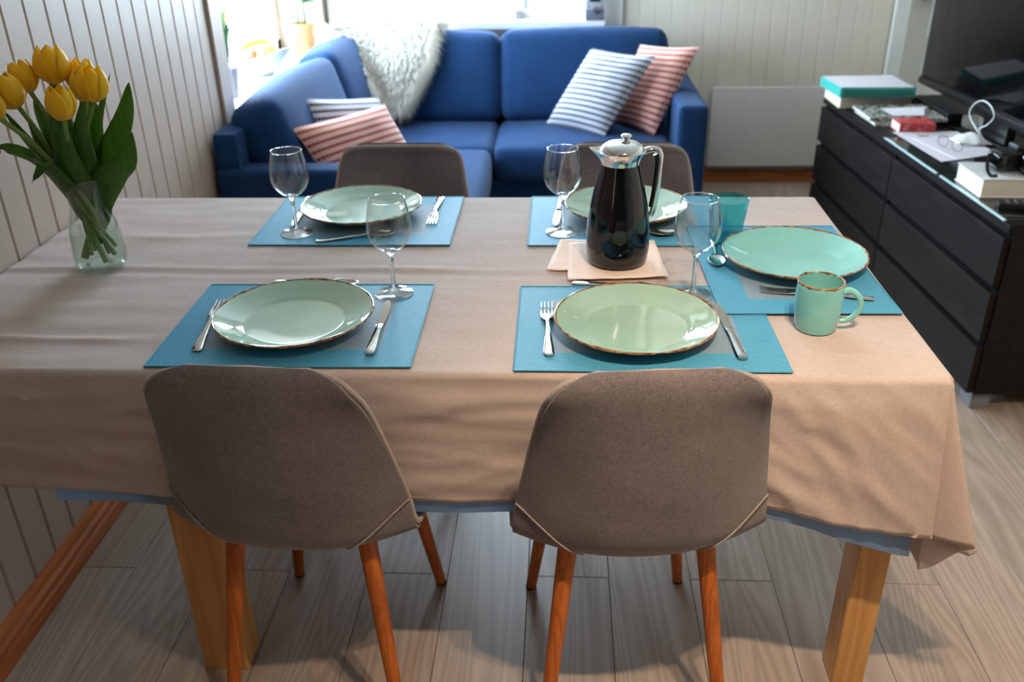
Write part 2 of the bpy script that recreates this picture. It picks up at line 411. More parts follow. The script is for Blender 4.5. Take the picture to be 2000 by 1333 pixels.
# far wall
wf = bmesh.new()
X0, X1, Z0, Z1 = .10, 1.385, .84, 2.13
box(wf, (-.013, YF+.013, 0), (X0, YF+.17, ZC)); box(wf, (X0, YF+.013, 0), (X1, YF+.17, Z0)); box(wf, (X0, YF+.013, Z1), (X1, YF+.17, ZC)); box(wf, (X1, YF+.013, 0), (2.86, YF+.17, ZC))
box(wf, (2.86, YF+.013, 2.06), (XR, YF+.17, ZC))
WF = struct('wall_far', wf, 'wall_paint_far')
PW2 = .0815
fm = me_from(panel_board(PW2, ZC, .013, .0032), 'panel_board_far', 'wall_paint_far', smooth=False)
x = 1.4745 - (1.4745-1.4842+.0815*4 - .0815*4)
for i in range(17):
    xx = 1.478 + i*PW2
    if xx+PW2 < 2.80: link('panel_board', fm, WF, (xx, YF, 0), (0, 0, R(-90)))
# back wall with window opening (behind the camera), right wall with a recess before the door
wb = bmesh.new()
box(wb, (-.32, YB-.15, 0), (XR, YB, ZC))
struct('wall_back', wb, 'back_paint')
wr = bmesh.new(); box(wr, (3.09, YB, 0), (3.2, 2.93, ZC)); box(wr, (3.2, 2.83, 0), (XR, 2.93, ZC)); box(wr, (XR-.1, 2.93, 0), (XR, YF+.17, ZC))
struct('wall_right', wr, 'wall_paint_far')
# baseboards
def skirting(length):
    pr = [(0, 0), (.024, 0), (.024, .034), (.019, .040), (.019, .046), (.022, .050), (.022, .058), (.015, .066), (.012, .078), (.006, .088), (0, .088)]
    bm = bmesh.new(); a = [bm.verts.new((x, 0, z)) for x, z in pr]; b = [bm.verts.new((x, length, z)) for x, z in pr]
    n = len(pr)
    for i in range(n): bm.faces.new((a[i], a[(i+1) % n], b[(i+1) % n], b[i]))
    bm.faces.new(a); bm.faces.new(b[::-1]); return bm
struct('baseboard_left', skirting(1.88-YB), 'pine_trim', loc=(0, YB, 0))
o = struct('baseboard_far', skirting(2.80-.10), 'pine_trim', loc=(.10, YF, 0), rot=(0, 0, R(-90)))
# far window: frame, mullions, sashes, panes, sill
w1 = bmesh.new()
for lo, hi in (((X0, YF+.03, Z0), (X0+.05, YF+.12, Z1)), ((X1-.05, YF+.03, Z0), (X1, YF+.12, Z1)), ((X0+.05, YF+.03, Z0), (X1-.05, YF+.12, Z0+.04)), ((X0+.05, YF+.03, Z1-.05), (X1-.05, YF+.12, Z1)),
               ((.535, YF+.03, Z0+.04), (.585, YF+.12, Z1-.05)), ((.94, YF+.03, Z0+.04), (.985, YF+.12, Z1-.05))): box(w1, lo, hi)
W1 = struct('window_1', w1, 'white_paint')
for a, b in ((X0+.05, .535), (.585, .94), (.985, X1-.05)):
    s = bmesh.new()
    for lo, hi in (((a, YF+.045, Z0+.04), (a+.035, YF+.10, Z1-.05)), ((b-.035, YF+.045, Z0+.04), (b, YF+.10, Z1-.05)), ((a+.035, YF+.045, Z0+.04), (b-.035, YF+.10, Z0+.08)), ((a+.035, YF+.045, Z1-.09), (b-.035, YF+.10, Z1-.05))): box(s, lo, hi)
    sa = obj('sash', s, 'white_paint', W1, smooth=False)
    obj('pane', bx((a+.034, YF+.07, Z0+.079), (b-.034, YF+.075, Z1-.089)), 'pane_glass', sa, smooth=False)
hb = bmesh.new(); tube(hb, [(.71, YF+.03, Z0+.055), (.72, YF+.015, Z0+.06), (.80, YF+.012, Z0+.062)], [.009, .007, .006], 8); obj('window_handle', hb, 'silver_plastic', W1)
obj('latch_block', bx((.945, YF-.005, Z0-.02), (.98, YF+.04, Z0+.035), .004), 'ceramic_grey', W1)
struct('sill_far', bx((X0, YF-.075, .80), (X1+.005, YF+.03, .838), .006), 'white_paint')
cs = bmesh.new()
for lo, hi in (((X1, YF-.018, .0), (X1+.09, YF+.012, 2.22)), ((X0-.05, YF-.018, Z1), (X1, YF+.012, Z1+.09)), ((X0-.095, YF-.03, .0), (X0, YF+.012, 2.22)), ((.03, YF-.045, .0), (.05, YF-.03, 2.22))): box(cs, lo, hi)
struct('trim_1', cs, 'white_paint')
# left window with deep sill
w2 = bmesh.new(); Y0, Y1 = 1.90, 3.37
for lo, hi in (((-.31, Y0, .72), (-.24, Y0+.05, 1.64)), ((-.31, Y1-.05, .72), (-.24, Y1, 1.64)), ((-.31, Y0, .72), (-.24, Y1, .77)), ((-.31, Y0, 1.59), (-.24, Y1, 1.64)), ((-.295, 2.380, .77), (-.255, 2.400, 1.59)), ((-.295, 2.870, .77), (-.255, 2.890, 1.59))): box(w2, lo, hi)
W2 = struct('window_2', w2, 'white_paint')
for a, b in ((Y0+.05, 2.38), (2.40, 2.87), (2.89, Y1-.05)): obj('pane', bx((-.278, a, .77), (-.273, b, 1.59)), 'pane_glass', W2, smooth=False)
struct('sill_left', bx((-.32, Y0, .70), (.012, Y1, .722), .004), 'white_paint')
c2 = bmesh.new()
for lo, hi in (((-.012, 1.80, .0), (.012, 1.905, 1.73)), ((-.32, 1.895, .72), (-.012, 1.91, 1.64)), ((-.012, 1.90, 1.64), (.012, YF, 1.73))): box(c2, lo, hi)
bmesh.ops.bevel(c2, geom=list(c2.edges), offset=.003, segments=1, affect='EDGES')
struct('trim_2', c2, 'wall_paint')
# small window in the left wall beside the camera
w3 = bmesh.new()
for lo, hi in (((-.28, -2.10, 1.0), (-.22, -2.05, 1.90)), ((-.28, -1.85, 1.0), (-.22, -1.80, 1.90)), ((-.28, -2.05, 1.0), (-.22, -1.85, 1.05)), ((-.28, -2.05, 1.85), (-.22, -1.85, 1.90)),
               ((-.012, -2.19, .92), (.010, -2.10, 1.98)), ((-.012, -1.80, .92), (.010, -1.71, 1.98)), ((-.012, -2.10, 1.90), (.010, -1.80, 1.98)), ((-.28, -2.10, .92), (.02, -1.80, 1.0))): box(w3, lo, hi)
W3 = struct('window_3', w3, 'white_paint')
obj('pane', bx((-.255, -2.05, 1.05), (-.25, -1.85, 1.85)), 'pane_glass', W3, smooth=False)
# door at the far right with casing
dr = bmesh.new(); box(dr, (2.895, YF+.03, .01), (3.64, YF+.07, 2.03))
D1 = struct('door_1', dr, 'white_paint')
for z0, z1 in ((.14, .62), (.72, .98), (1.10, 1.92)):
    for x0, x1 in ((2.985, 3.24), (3.30, 3.55)):
        f = bmesh.new()
        for lo, hi in (((x0, YF+.018, z0), (x1, YF+.031, z0+.02)), ((x0, YF+.018, z1-.02), (x1, YF+.031, z1)), ((x0, YF+.018, z0+.02), (x0+.02, YF+.031, z1-.02)), ((x1-.02, YF+.018, z0+.02), (x1, YF+.031, z1-.02))): box(f, lo, hi)
        bmesh.ops.bevel(f, geom=list(f.edges), offset=.004, segments=1, affect='EDGES')
        obj('door_panel', f, 'white_paint', D1, smooth=False)
kb = bmesh.new(); lathe(kb, [(0, 0), (.024, 0), (.024, .006), (.010, .010), (.010, .030), (.024, .040), (.028, .052), (.022, .064), (0, .068)], 24, Matrix.Translation((2.935, YF+.03, .925)) @ Matrix.Rotation(R(90), 4, 'X'))
obj('door_knob', kb, 'steel', D1)
c3 = bmesh.new()
for lo, hi in (((2.80, YF-.02, 0), (2.868, YF+.012, 2.12)), ((2.868, YF+.012, 0), (2.89, YF+.06, 2.06)), ((2.80, YF-.02, 2.06), (3.64, YF+.012, 2.13))): box(c3, lo, hi)
struct('trim_3', c3, 'white_paint')

# ------------------------------------------------------------------ panel heater on the far wall
ht = thing('panel_heater', 'flat pale grey panel heater on the far wall between sofa and dresser', 'heater', (2.28, YF-.06, 0))
obj('front_panel', bx((-.34, -.012, .10), (.34, .006, .508), .006), 'panel_enamel', ht)
obj('rear_box', bx((-.335, .008, .085), (.335, .058, .49), .004), 'ceramic_grey', ht)
obj('bottom_grille', bx((-.335, -.004, .082), (.335, .007, .098), .002), 'grey_plastic', ht)

# ------------------------------------------------------------------ corner sofa
SF = thing('corner_sofa', 'deep blue fabric corner sofa in front of the bright windows', 'sofa', (.9, 2.6, 0))
def sp(name, bm, mat='sofa_fabric', parent=None):
    bmesh.ops.translate(bm, vec=(-.9, -2.6, 0), verts=bm.verts)
    return obj(name, bm, mat, parent or SF)
sp('base', bx((.03, 1.66, .08), (.80, 3.37, .27), .02))
sp('base', bx((.80, 2.62, .08), (1.66, 3.37, .27), .02))
sp('back_frame', bx((.015, 1.62, .10), (.10, 3.34, .735), .02))
sp('back_frame', bx((.10, 3.27, .10), (1.70, 3.36, .735), .02))
sp('armrest', bx((.015, 1.60, .06), (.842, 1.715, .615), .028, 4))
sp('armrest', bx((1.665, 2.50, .06), (1.79, 3.36, .615), .028, 4))
sp('seat_cushion', puffy((.22, 1.725, .27), (.872, 2.575, .425), .018, .035))
sp('seat_cushion', puffy((.22, 2.585, .27), (.872, 3.20, .425), .012, .035))
sp('seat_cushion', puffy((.885, 2.565, .27), (1.662, 3.20, .425), .018, .035))
def leaning(w, h, t, lean, loc, rz, bulge=.02):
    bm = puffy((-w/2, -t/2, 0), (w/2, t/2, h), bulge, .05)
    M = Matrix.Translation(loc) @ Matrix.Rotation(rz, 4, 'Z') @ Matrix.Rotation(lean, 4, 'X')
    bmesh.ops.transform(bm, matrix=M, verts=bm.verts); return bm
# far back cushions (lean back towards +y), then left ones (lean towards -x)
sp('back_cushion', leaning(.775, .415, .21, R(-14), (1.278, 3.10, .415), 0))
sp('back_cushion', leaning(.56, .405, .21, R(-14), (.605, 3.10, .415), 0))
sp('back_cushion', leaning(.86, .415, .19, R(-16), (.235, 2.15, .405), R(90)))
sp('back_cushion', leaning(.50, .425, .19, R(-16), (.235, 2.84, .405), R(90)))
for fx, fy in ((.08, 1.70), (.78, 1.70), (1.60, 2.68), (1.60, 3.3), (.08, 3.3)):
    sp('foot', bx((fx-.03, fy-.03, 0), (fx+.03, fy+.03, .085), .004), 'sofa_foot')

# pillows from their four corners
def pillow(name, label, mat, TL, TR, BL, BR, thick, sag=(0,0,0), group=None):
    TL, TR, BL, BR = map(Vector, (TL, TR, BL, BR)); c = (TL+TR+BL+BR)/4
    nrm = ((TR-TL)+(BR-BL)).cross((TL-BL)+(TR-BR)).normalized()
    bm = bmesh.new()
    def side(sgn):
        def fn(u, v):
            a, b = 2*u-1, 2*v-1
            px, py = u, v
            # pinched edges: pull the middle of each side in
            k = .045
            uu = .5+a*(1-k*(1-b*b))/2; vv = .5+b*(1-k*(1-a*a))/2
            p = BL*(1-uu)*(1-vv)+BR*uu*(1-vv)+TL*(1-uu)*vv+TR*uu*vv
            t = max(0, (1-abs(a)**2.6)*(1-abs(b)**2.6))**.55
            wob = .006*noise.noise(Vector((a*2.5+TL.x*9, b*2.5, sgn)))*t
            p = p + Vector(sag)*((1-a*a)*(1-b*b))
            return p - c + nrm*(sgn*thick*.5*t+wob)
        return fn
    lu = ((TR-TL).length+(BR-BL).length)/2; lv = ((TL-BL).length+(TR-BR).length)/2
    grid(bm, side(1), 22, 22, True, lu, lv); grid(bm, side(-1), 22, 22, True, lu, lv)
    bmesh.ops.remove_doubles(bm, verts=bm.verts, dist=.0004)
    o = obj(name, bm, mat, None, tuple(c)); return tag(o, label, 'cushion', group)
pillow('striped_pillow', 'grey-white pillow with navy stripes, leaning on the sofa by the armrest', 'stripe_blue', (1.31, 2.97, .775), (1.585, 2.80, .765), (1.10, 2.93, .435), (1.365, 2.71, .43), .14)
pillow('striped_pillow', 'pink pillow with orange-red stripes, upright against the right sofa armrest', 'stripe_red', (1.53, 2.99, .785), (1.775, 2.82, .80), (1.42, 2.95, .44), (1.59, 2.74, .43), .13)
pillow('striped_pillow', 'pink and rust striped pillow slumped on the left sofa seat, frontmost of two', 'stripe_red', (.245, 1.775, .715), (.505, 2.14, .715), (.39, 1.755, .45), (.64, 2.10, .47), .12)
pillow('striped_pillow', 'lilac-white and navy striped pillow behind the rust striped one on the sofa', 'stripe_blue', (.225, 2.00, .77), (.45, 2.30, .705), (.32, 1.96, .47), (.55, 2.27, .45), .11)

# fur throw over the corner
FT = thing('fur_throw', 'shaggy white sheepskin throw draped over the sofa corner', 'throw', (.30, 3.10, .70))
rows = [[(.07, 3.20, .72), (.20, 3.33, .71), (.38, 3.36, .70), (.58, 3.34, .70)],
        [(.085, 3.10, .80), (.20, 3.26, .83), (.38, 3.24, .84), (.575, 3.225, .82)],
        [(.11, 3.03, .835), (.22, 3.13, .86), (.38, 3.12, .855), (.575, 3.12, .845)],
        [(.19, 2.98, .74), (.27, 3.05, .745), (.39, 3.015, .74), (.545, 3.045, .735)],
        [(.265, 2.945, .62), (.315, 2.99, .62), (.395, 2.97, .61), (.48, 3.00, .62)],
        [(.325, 2.93, .50), (.345, 2.945, .495), (.375, 2.945, .49), (.41, 2.955, .505)]]
A = [cr(r, 6) for r in rows]; A = np.array(A)                                # 6 x 19 x 3
B = np.array([cr([tuple(A[i, j]) for i in range(6)], 6) for j in range(A.shape[1])])  # 19 x 31 x 3
nJ, nI = B.shape[0], B.shape[1]
org = np.array([.30, 3.10, .70])
def furp(u, v):
    a = u*(nJ-1); b = v*(nI-1); i = min(int(a), nJ-2); j = min(int(b), nI-2); fu, fv = a-i, b-j
    p = (B[i, j]*(1-fu)*(1-fv)+B[i+1, j]*fu*(1-fv)+B[i, j+1]*(1-fu)*fv+B[i+1, j+1]*fu*fv)-org
    return Vector(p)
fb = bmesh.new(); grid(fb, furp, 18, 30); hide = obj('hide', fb, 'fur_white', FT)
sm = hide.modifiers.new('thick', 'SOLIDIFY'); sm.thickness = .014; sm.offset = 1
rnd = random.Random(3); fv_, ff_ = [], []
for i in range(22000):
    u, v = rnd.random(), rnd.random()
    if rnd.random() < .34: u = rnd.choice((rnd.random()*.03, 1-rnd.random()*.03, 1-rnd.random()*.03))
    p = furp(u, v); du = (furp(min(1, u+.02), v)-furp(max(0, u-.02), v)); dv = (furp(u, min(1, v+.02))-furp(u, max(0, v-.02)))
    nr = dv.cross(du).normalized()
    if nr.dot(Vector((.25, -.75, .6))) < 0: nr = -nr
    edge = 1 if u > .97 else (-1 if u < .03 else 0)
    out = du.normalized()*edge*.8 + dv.normalized()*.75 + nr*.75 + Vector((rnd.gauss(0, .35), rnd.gauss(0, .35), rnd.gauss(0, .3)))
    out.normalize(); L = rnd.uniform(.034, .066)*(1.5 if edge else 1); w = dv.cross(out); w = (w.normalized() if w.length > 1e-6 else Vector((1, 0, 0)))*rnd.uniform(.0022, .0046)
    q1 = p + nr*.006; q2 = q1 + out*L*.55; q3 = q2 + (out+Vector((0, 0, -.7))).normalized()*L*.5
    b = len(fv_); fv_ += [q1-w, q1+w, q2-w*.7, q2+w*.7, q3]; ff_ += [(b, b+1, b+3, b+2), (b+2, b+3, b+4)]
me = bpy.data.meshes.new('fur'); me.from_pydata([tuple(v) for v in fv_], [], ff_); me.materials.append(MAT['fur_white'])
tag(link('fur', me, FT), kind='stuff')

# ------------------------------------------------------------------ dining chairs
prof = cr([(.222, .428), (.205, .446), (.11, .443), (0, .431), (-.12, .428), (-.185, .434), (-.228, .458), (-.248, .505), (-.257, .57), (-.264, .65), (-.269, .715), (-.2735, .762), (-.275, .788), (-.2735, .805), (-.2695, .816), (-.2630, .821)], 5)
wpts = [.165, .190, .205, .212, .216, .216, .213, .208, .199, .188, .178, .170, .162, .149, .128, .095]
wid = [float(v[0]) for v in cr([(w,) for w in wpts], 5)]
nP = len(prof)
def shell_pt(u, v):
    """u 0..1 front edge -> top, v -1..1"""
    a = u*(nP-1); i = min(int(a), nP-2); f = a-i
    y, z = prof[i]*(1-f)+prof[i+1]*f; w = wid[i]*(1-f)+wid[i+1]*f
    s = min(1, max(0, (u-.28)/.22)); s = s*s*(3-2*s)         # 0 seat .. 1 back
    e = abs(v)**2.3
    wing = math.exp(-((u-.42)/.14)**2)
    lift = e*(.020*(1-s)+.024*wing)
    ft = min(1, max(0, (.86-u)/.34)); wrap = e*(.052*s+.020*wing)*(ft*ft*(3-2*ft))
    return Vector((v*w, y+wrap, z+lift))
def shell_n(u, v):
    e = .01
    a = shell_pt(min(1, u+e), v)-shell_pt(max(0, u-e), v); b = shell_pt(u, min(1, v+e))-shell_pt(u, max(-1, v-e))
    return a.cross(b).normalized()
def make_chair():
    t = link('dining_chair', None)
    bm = bmesh.new(); grid(bm, lambda u, v: shell_pt(u, 2*v-1), 48, 24)
    sh = obj('shell', bm, 'chair_fabric', t)
    m = sh.modifiers.new('thick', 'SOLIDIFY'); m.thickness = .022; m.offset = 0; m.use_even_offset = False
    m = sh.modifiers.new('round', 'BEVEL'); m.width = .009; m.segments = 3; m.limit_method = 'ANGLE'; m.angle_limit = R(50)
    # piping along the rim
    loop = [shell_pt(i/40, 1) for i in range(41)] + [shell_pt(1, 1-2*i/8) for i in range(1, 8)] + [shell_pt(i/40, -1) for i in range(40, -1, -1)] + [shell_pt(0, -1+2*i/10) for i in range(1, 10)]
    nl = [shell_n(i/40, 1) for i in range(41)] + [shell_n(1, 1-2*i/8) for i in range(1, 8)] + [shell_n(i/40, -1) for i in range(40, -1, -1)] + [shell_n(0, -1+2*i/10) for i in range(1, 10)]
    inner = shell_n(.7, 0); sg = 1 if inner.y > 0 else -1
    prm = [(i/40, 1) for i in range(41)] + [(1, 1-2*i/8) for i in range(1, 8)] + [(i/40, -1) for i in range(40, -1, -1)] + [(0, -1+2*i/10) for i in range(1, 10)]
    outp = []
    for u, v in prm:
        q = shell_pt(min(.985, max(.015, u)), max(-.94, min(.94, v))); p = shell_pt(u, v); outp.append(p+(p-q).normalized()*.0030)
    pb = bmesh.new(); tube(pb, outp, .0048, 8, closed=True); obj('piping', pb, 'chair_piping', t)
    for s in (-1, 1):
        pts = []
        for k in range(25):
            q = k/24; u = .485-.115*q**1.1; v = s*(1.0-.55*q**.9)
            pts.append(shell_pt(u, v) - shell_n(u, v)*sg*.0132)
        sb = bmesh.new(); tube(sb, pts, .0016, 6); obj('seam', sb, 'chair_piping', t)
    for sx in (-1, 1):
        for top, foot in (((sx*.122, -.165, .425), (sx*.172, -.232, 0)), ((sx*.118, .120, .428), (sx*.172, .190, 0))):
            top, foot = Vector(top), Vector(foot)
            lb = bmesh.new(); tube(lb, [top.lerp(foot, k/10) for k in range(11)], [.0175-.0055*k/10 for k in range(11)], 14)
            lg = obj('leg', lb, 'leg_wood', t)
            cb = bmesh.new(); tube(cb, [top.lerp(foot, .985), foot], [.0126, .0124], 12); obj('foot_cap', cb, 'black_matte', lg)
    ub = bmesh.new()
    for a, b in (((-.12, -.10, .414), (.12, -.10, .414)), ((-.12, .115, .418), (.12, .115, .418)), ((-.12, -.12, .414), (-.12, .125, .418)), ((.12, -.12, .414), (.12, .125, .418))): tube(ub, [a, b], .006, 8)
    obj('underframe', ub, 'dark_metal', t)
    return t
ch0 = make_chair()
for i, (loc, rz, lab) in enumerate((((.722, .142, 0), R(-3), 'grey-brown upholstered shell chair at the near side, beneath the plate nearer the wall'),
                                    ((1.303, .142, 0), R(5), 'grey-brown upholstered shell chair at the near side, beside the mug and right table corner'),
                                    ((.735, .875, 0), R(180), 'grey-brown shell chair across the table in front of the slumped sofa pillows'),
                                    ((1.345, .875, 0), R(178), 'grey-brown shell chair across the table directly behind the black carafe'))):
    c = ch0 if i == 0 else copy_tree(ch0)
    c.location = loc; c.rotation_euler = (0, 0, rz); tag(c, lab, 'chair', 'dining chairs around the table')

# ------------------------------------------------------------------ dining table
TL_, TD, TZ = 1.80, .898, .750
T = thing('dining_table', 'long oak dining table with thick square legs under the linen cloth', 'table', (.9, .45, 0))
def tp(name, lo, hi, bev=.003): 
    bm = bx(lo, hi, bev, 1); bmesh.ops.translate(bm, vec=(-.9, -.45, 0), verts=bm.verts); return obj(name, bm, 'oak', T, smooth=False)
tp('tabletop', (.012, .004, .715), (TL_-.004, TD-.004, .7445))
for x0, x1 in ((.435, .530), (1.735, 1.797)):
    for y0, y1 in ((.047, .120), (.775, .850)): tp('leg', (x0, y0, 0), (x1, y1, .715))
tp('apron', (.53, .06, .62), (1.735, .085, .715)); tp('apron', (.53, .81, .62), (1.735, .835, .715))
tp('apron', (.45, .12, .62), (.475, .775, .715)); tp('apron', (1.765, .12, .62), (1.79, .775, .715))

FRONT, RIGHT, FARD = .252, .33, .11
tilts = cr([(4, -5), (9, -9), (14, -12), (18, -12.5), (17, -8), (14, -3), (17, 1), (22, 2), (21, 5), (15, 4), (8, 1), (3, 0)], 8)
def corner_dir(phi):
    a = min(max(phi/(PI/2), 0), 1)*(len(tilts)-1); i = min(int(a), len(tilts)-2); f = a-i
    tx, ty = tilts[i]*(1-f)+tilts[i+1]*f; tx, ty = R(tx), R(ty)
    d = Vector((math.tan(tx), math.tan(ty), -1)); return d.normalized()
RR = .010
def rnd_edge(d):
    if d < RR*PI/2: return RR*math.sin(d/RR), RR*(1-math.cos(d/RR))
    return RR, RR+(d-RR*PI/2)
def nz(x, y, z): return noise.noise(Vector((x, y, z)))
def crease(v, c, w): return math.exp(-((v-c)/w)**2)
def cloth_pt(a, b, z0=.7535, wr=1.0, inset=0.0, **kw):
    p = cloth_raw(a, b, z0, wr, inset)
    if (b < 0 or a > TL_) and b <= TD:
        g = min(1, max(0, (min(a, TL_)-1.46)/.34)); g = g*g*(3-2*g)
        dd = z0-p.z
        if dd > .01: p.z = z0-.01-(dd-.01)*(1+.22*g)
    return p
def cloth_raw(a, b, z0=.7535, wr=1.0, inset=0.0, front=FRONT, leftx=.003):
    ox, oy = max(0, a-TL_), max(0, -b); fy = max(0, b-TD)
    if ox == 0 and oy == 0 and fy == 0:
        ed = min(1, b/.03, (TD-b)/.03, (TL_-a)/.03)
        z = z0
        if wr:
            onmat = 1.0
            lf = 1+.9*min(1, max(0, (.75-a)/.5)); cz = lf*(.0013*nz(a*3, b*7, 1)+.0010*nz(a*7, b*22, 2))
            cz += .0034*crease(b, .432+.018*nz(a*2.2, 0, 5), .010)*min(1, max(0, (1.18-a)/.25))*(.6+.4*nz(a*4, 1, 1))
            cz -= .0016*crease(b, .405+.018*nz(a*2.2, 0, 5), .012)*min(1, max(0, (1.18-a)/.25))
            cz += .0050*crease(b, .105+.010*nz(a*4, 0, 3), .009)*min(1, max(0, (.46-a)/.12))
            cz += .0022*crease(b, .070, .006)*min(1, max(0, (a-1.5)/.12))
            cz += .0022*crease(b, .62+.02*nz(a*5, 2, 3), .02)*min(1, max(0, (.5-a)/.2))*(1+nz(a*6, 3, 3))
            cz += .0016*crease(a, .995+.01*nz(b*4, 0, 9), .008)*min(1, max(0, (b-.45)/.1))
            cz += .0016*crease(a, .985, .010)*min(1, max(0, (b-.45)/.1))*0
            z += wr*ed*cz
        return Vector((a, b, z))
    if ox == 0 and fy == 0:
        h, dz = rnd_edge(oy); d = oy
        pull = min(1, max(0, (a-1.35)/.45))
        fs = min(1, max(0, (a-1.42)/.38)); fs = fs*fs*(3-2*fs)
        off = h + d*math.tan(R(1.5+3.5*fs))
        k = min(1, d/.05)
        wv = .0075*nz(a*2.3+3, d*15-a*1.6*pull, 4)+.0048*nz(a*4.5, d*30-a*4*pull, 8)+.004*nz(a*9, d*6, 2)
        rg = 1-abs(nz(a*2.6-d*1.5, d*13+a*(1.2-5*pull), 14)); rg2 = 1-abs(nz(a*5+7, d*24-a*3.5*pull, 21)); wv += .0075*rg**6*(.35+.65*max(0, nz(a*3, 0, 31)+.4))+.0035*rg2**7
        if wr: off += wr*k*wv*(1-.8*min(1, max(0, (a-1.72)/.08))) + .006*k
        sagz = (.022*max(0, 1-a/.5) if True else 0)*min(1, d/FRONT)
        return Vector((a+d*math.tan(R(4))*fs, -off+inset, z0-dz+sagz))
    if oy == 0 and fy == 0:
        h, dz = rnd_edge(ox); d = ox
        off = h + d*math.tan(R(3)) + .012*min(1, d/.1)*nz(b*5, d*3, 6)*min(1, b/.15)
        return Vector((TL_+off-inset, b, z0-dz))
    if fy > 0 and ox == 0:
        h, dz = rnd_edge(fy); return Vector((a, TD+h+.006*nz(a*4, fy*5, 2)*min(1, fy/.05), z0-dz))
    if fy > 0:
        q = Vector((ox, fy, 0)); rr = q.length; h, dz = rnd_edge(rr); q.normalize()
        return Vector((TL_+q.x*(h+rr*.2), TD+q.y*(h+rr*.2), z0-dz*.97))
    rr = math.hypot(ox, oy); phi = math.atan2(ox, oy); d = corner_dir(phi)
    rsq = min(FRONT/max(1e-6, math.cos(phi)), RIGHT/max(1e-6, math.sin(phi))); rro = FRONT*RIGHT/math.hypot(RIGHT*math.cos(phi), FRONT*math.sin(phi)); rr *= (.25*rsq+.75*rro)/rsq; h, dz = rnd_edge(rr)
    out = Vector((math.sin(phi), -math.cos(phi), 0))
    k = min(1, rr/.04)
    return Vector((TL_, 0, z0)) + out*h*(1-.3*k) + d*max(0, rr-RR*.6) + Vector((0, 0, -min(rr, RR*.6)))
def axis(lo, edge1, edge2, hi, step, fine):
    v = list(np.arange(lo, edge1-.02, step)) + list(np.arange(edge1-.02, edge1+.02, fine)) + list(np.arange(edge1+.02, edge2-.02, step)) + list(np.arange(edge2-.02, edge2+.02, fine)) + list(np.arange(edge2+.02, hi, step)) + [hi]
    return v
av = list(np.arange(.003, 1.77, .0095)) + list(np.arange(1.77, TL_, .006)) + list(np.arange(TL_, TL_+.02, .0028)) + list(np.arange(TL_+.02, TL_+RIGHT, .0075)) + [TL_+RIGHT]
bv = axis(-FRONT, 0, TD, TD+FARD, .0078, .0026)
bv = [b if abs(b) > 1e-9 else 0.0 for b in bv]
cb = bmesh.new(); gr = [[cb.verts.new(cloth_pt(a, b)) for b in bv] for a in av]
for i in range(len(av)-1):
    for j in range(len(bv)-1): cb.faces.new((gr[i][j], gr[i+1][j], gr[i+1][j+1], gr[i][j+1]))
bmesh.ops.translate(cb, vec=(-.9, -.45, -.75), verts=cb.verts)
CL = obj('tablecloth', cb, 'linen', None, (.9, .45, .75)); tag(CL, 'beige linen tablecloth covering the whole dining table', 'tablecloth')
m = CL.modifiers.new('thick', 'SOLIDIFY'); m.thickness = .0014; m.offset = -1
hp = [Vector(cloth_pt(a, -FRONT+.001))+Vector((0, -.0008, 0)) for a in av if a < TL_-.02]
# underlay
ub = bmesh.new(); FU = .274
ua = [.275] + list(np.arange(.30, 1.785, .012))
ubv = list(np.arange(-FU, -.02, .009)) + list(np.arange(-.02, .03, .004)) + [.05, .1, .2, .4, .6, .8, .88]
def under_pt(a, b):
    if b < 0:
        p = cloth_pt(min(a, 1.799), b, .7490, .8, .007)
        p.z -= .004*nz(a*6, 0, 2)*min(1, -b/.2)
        ext = max(0, a-1.5)/.3
        if ext > 0: p.z -= .03*min(1, ext)**2*min(1, -b/FU); p.y += .012*min(1, ext)*min(1, -b/.1)
        return p
    return Vector((min(a, TL_-.003), b, .7482))
g2 = [[ub.verts.new(under_pt(a, b)) for b in ubv] for a in ua if a <= 1.84]
for i in range(len(g2)-1):
    for j in range(len(ubv)-1): ub.faces.new((g2[i][j], g2[i+1][j], g2[i+1][j+1], g2[i][j+1]))
bmesh.ops.translate(ub, vec=(-.9, -.45, -.75), verts=ub.verts)
tag(obj('table_underlay', ub, 'underlay', None, (.9, .45, .75)), 'pale blue table pad peeking out below the linen hem', 'table pad')
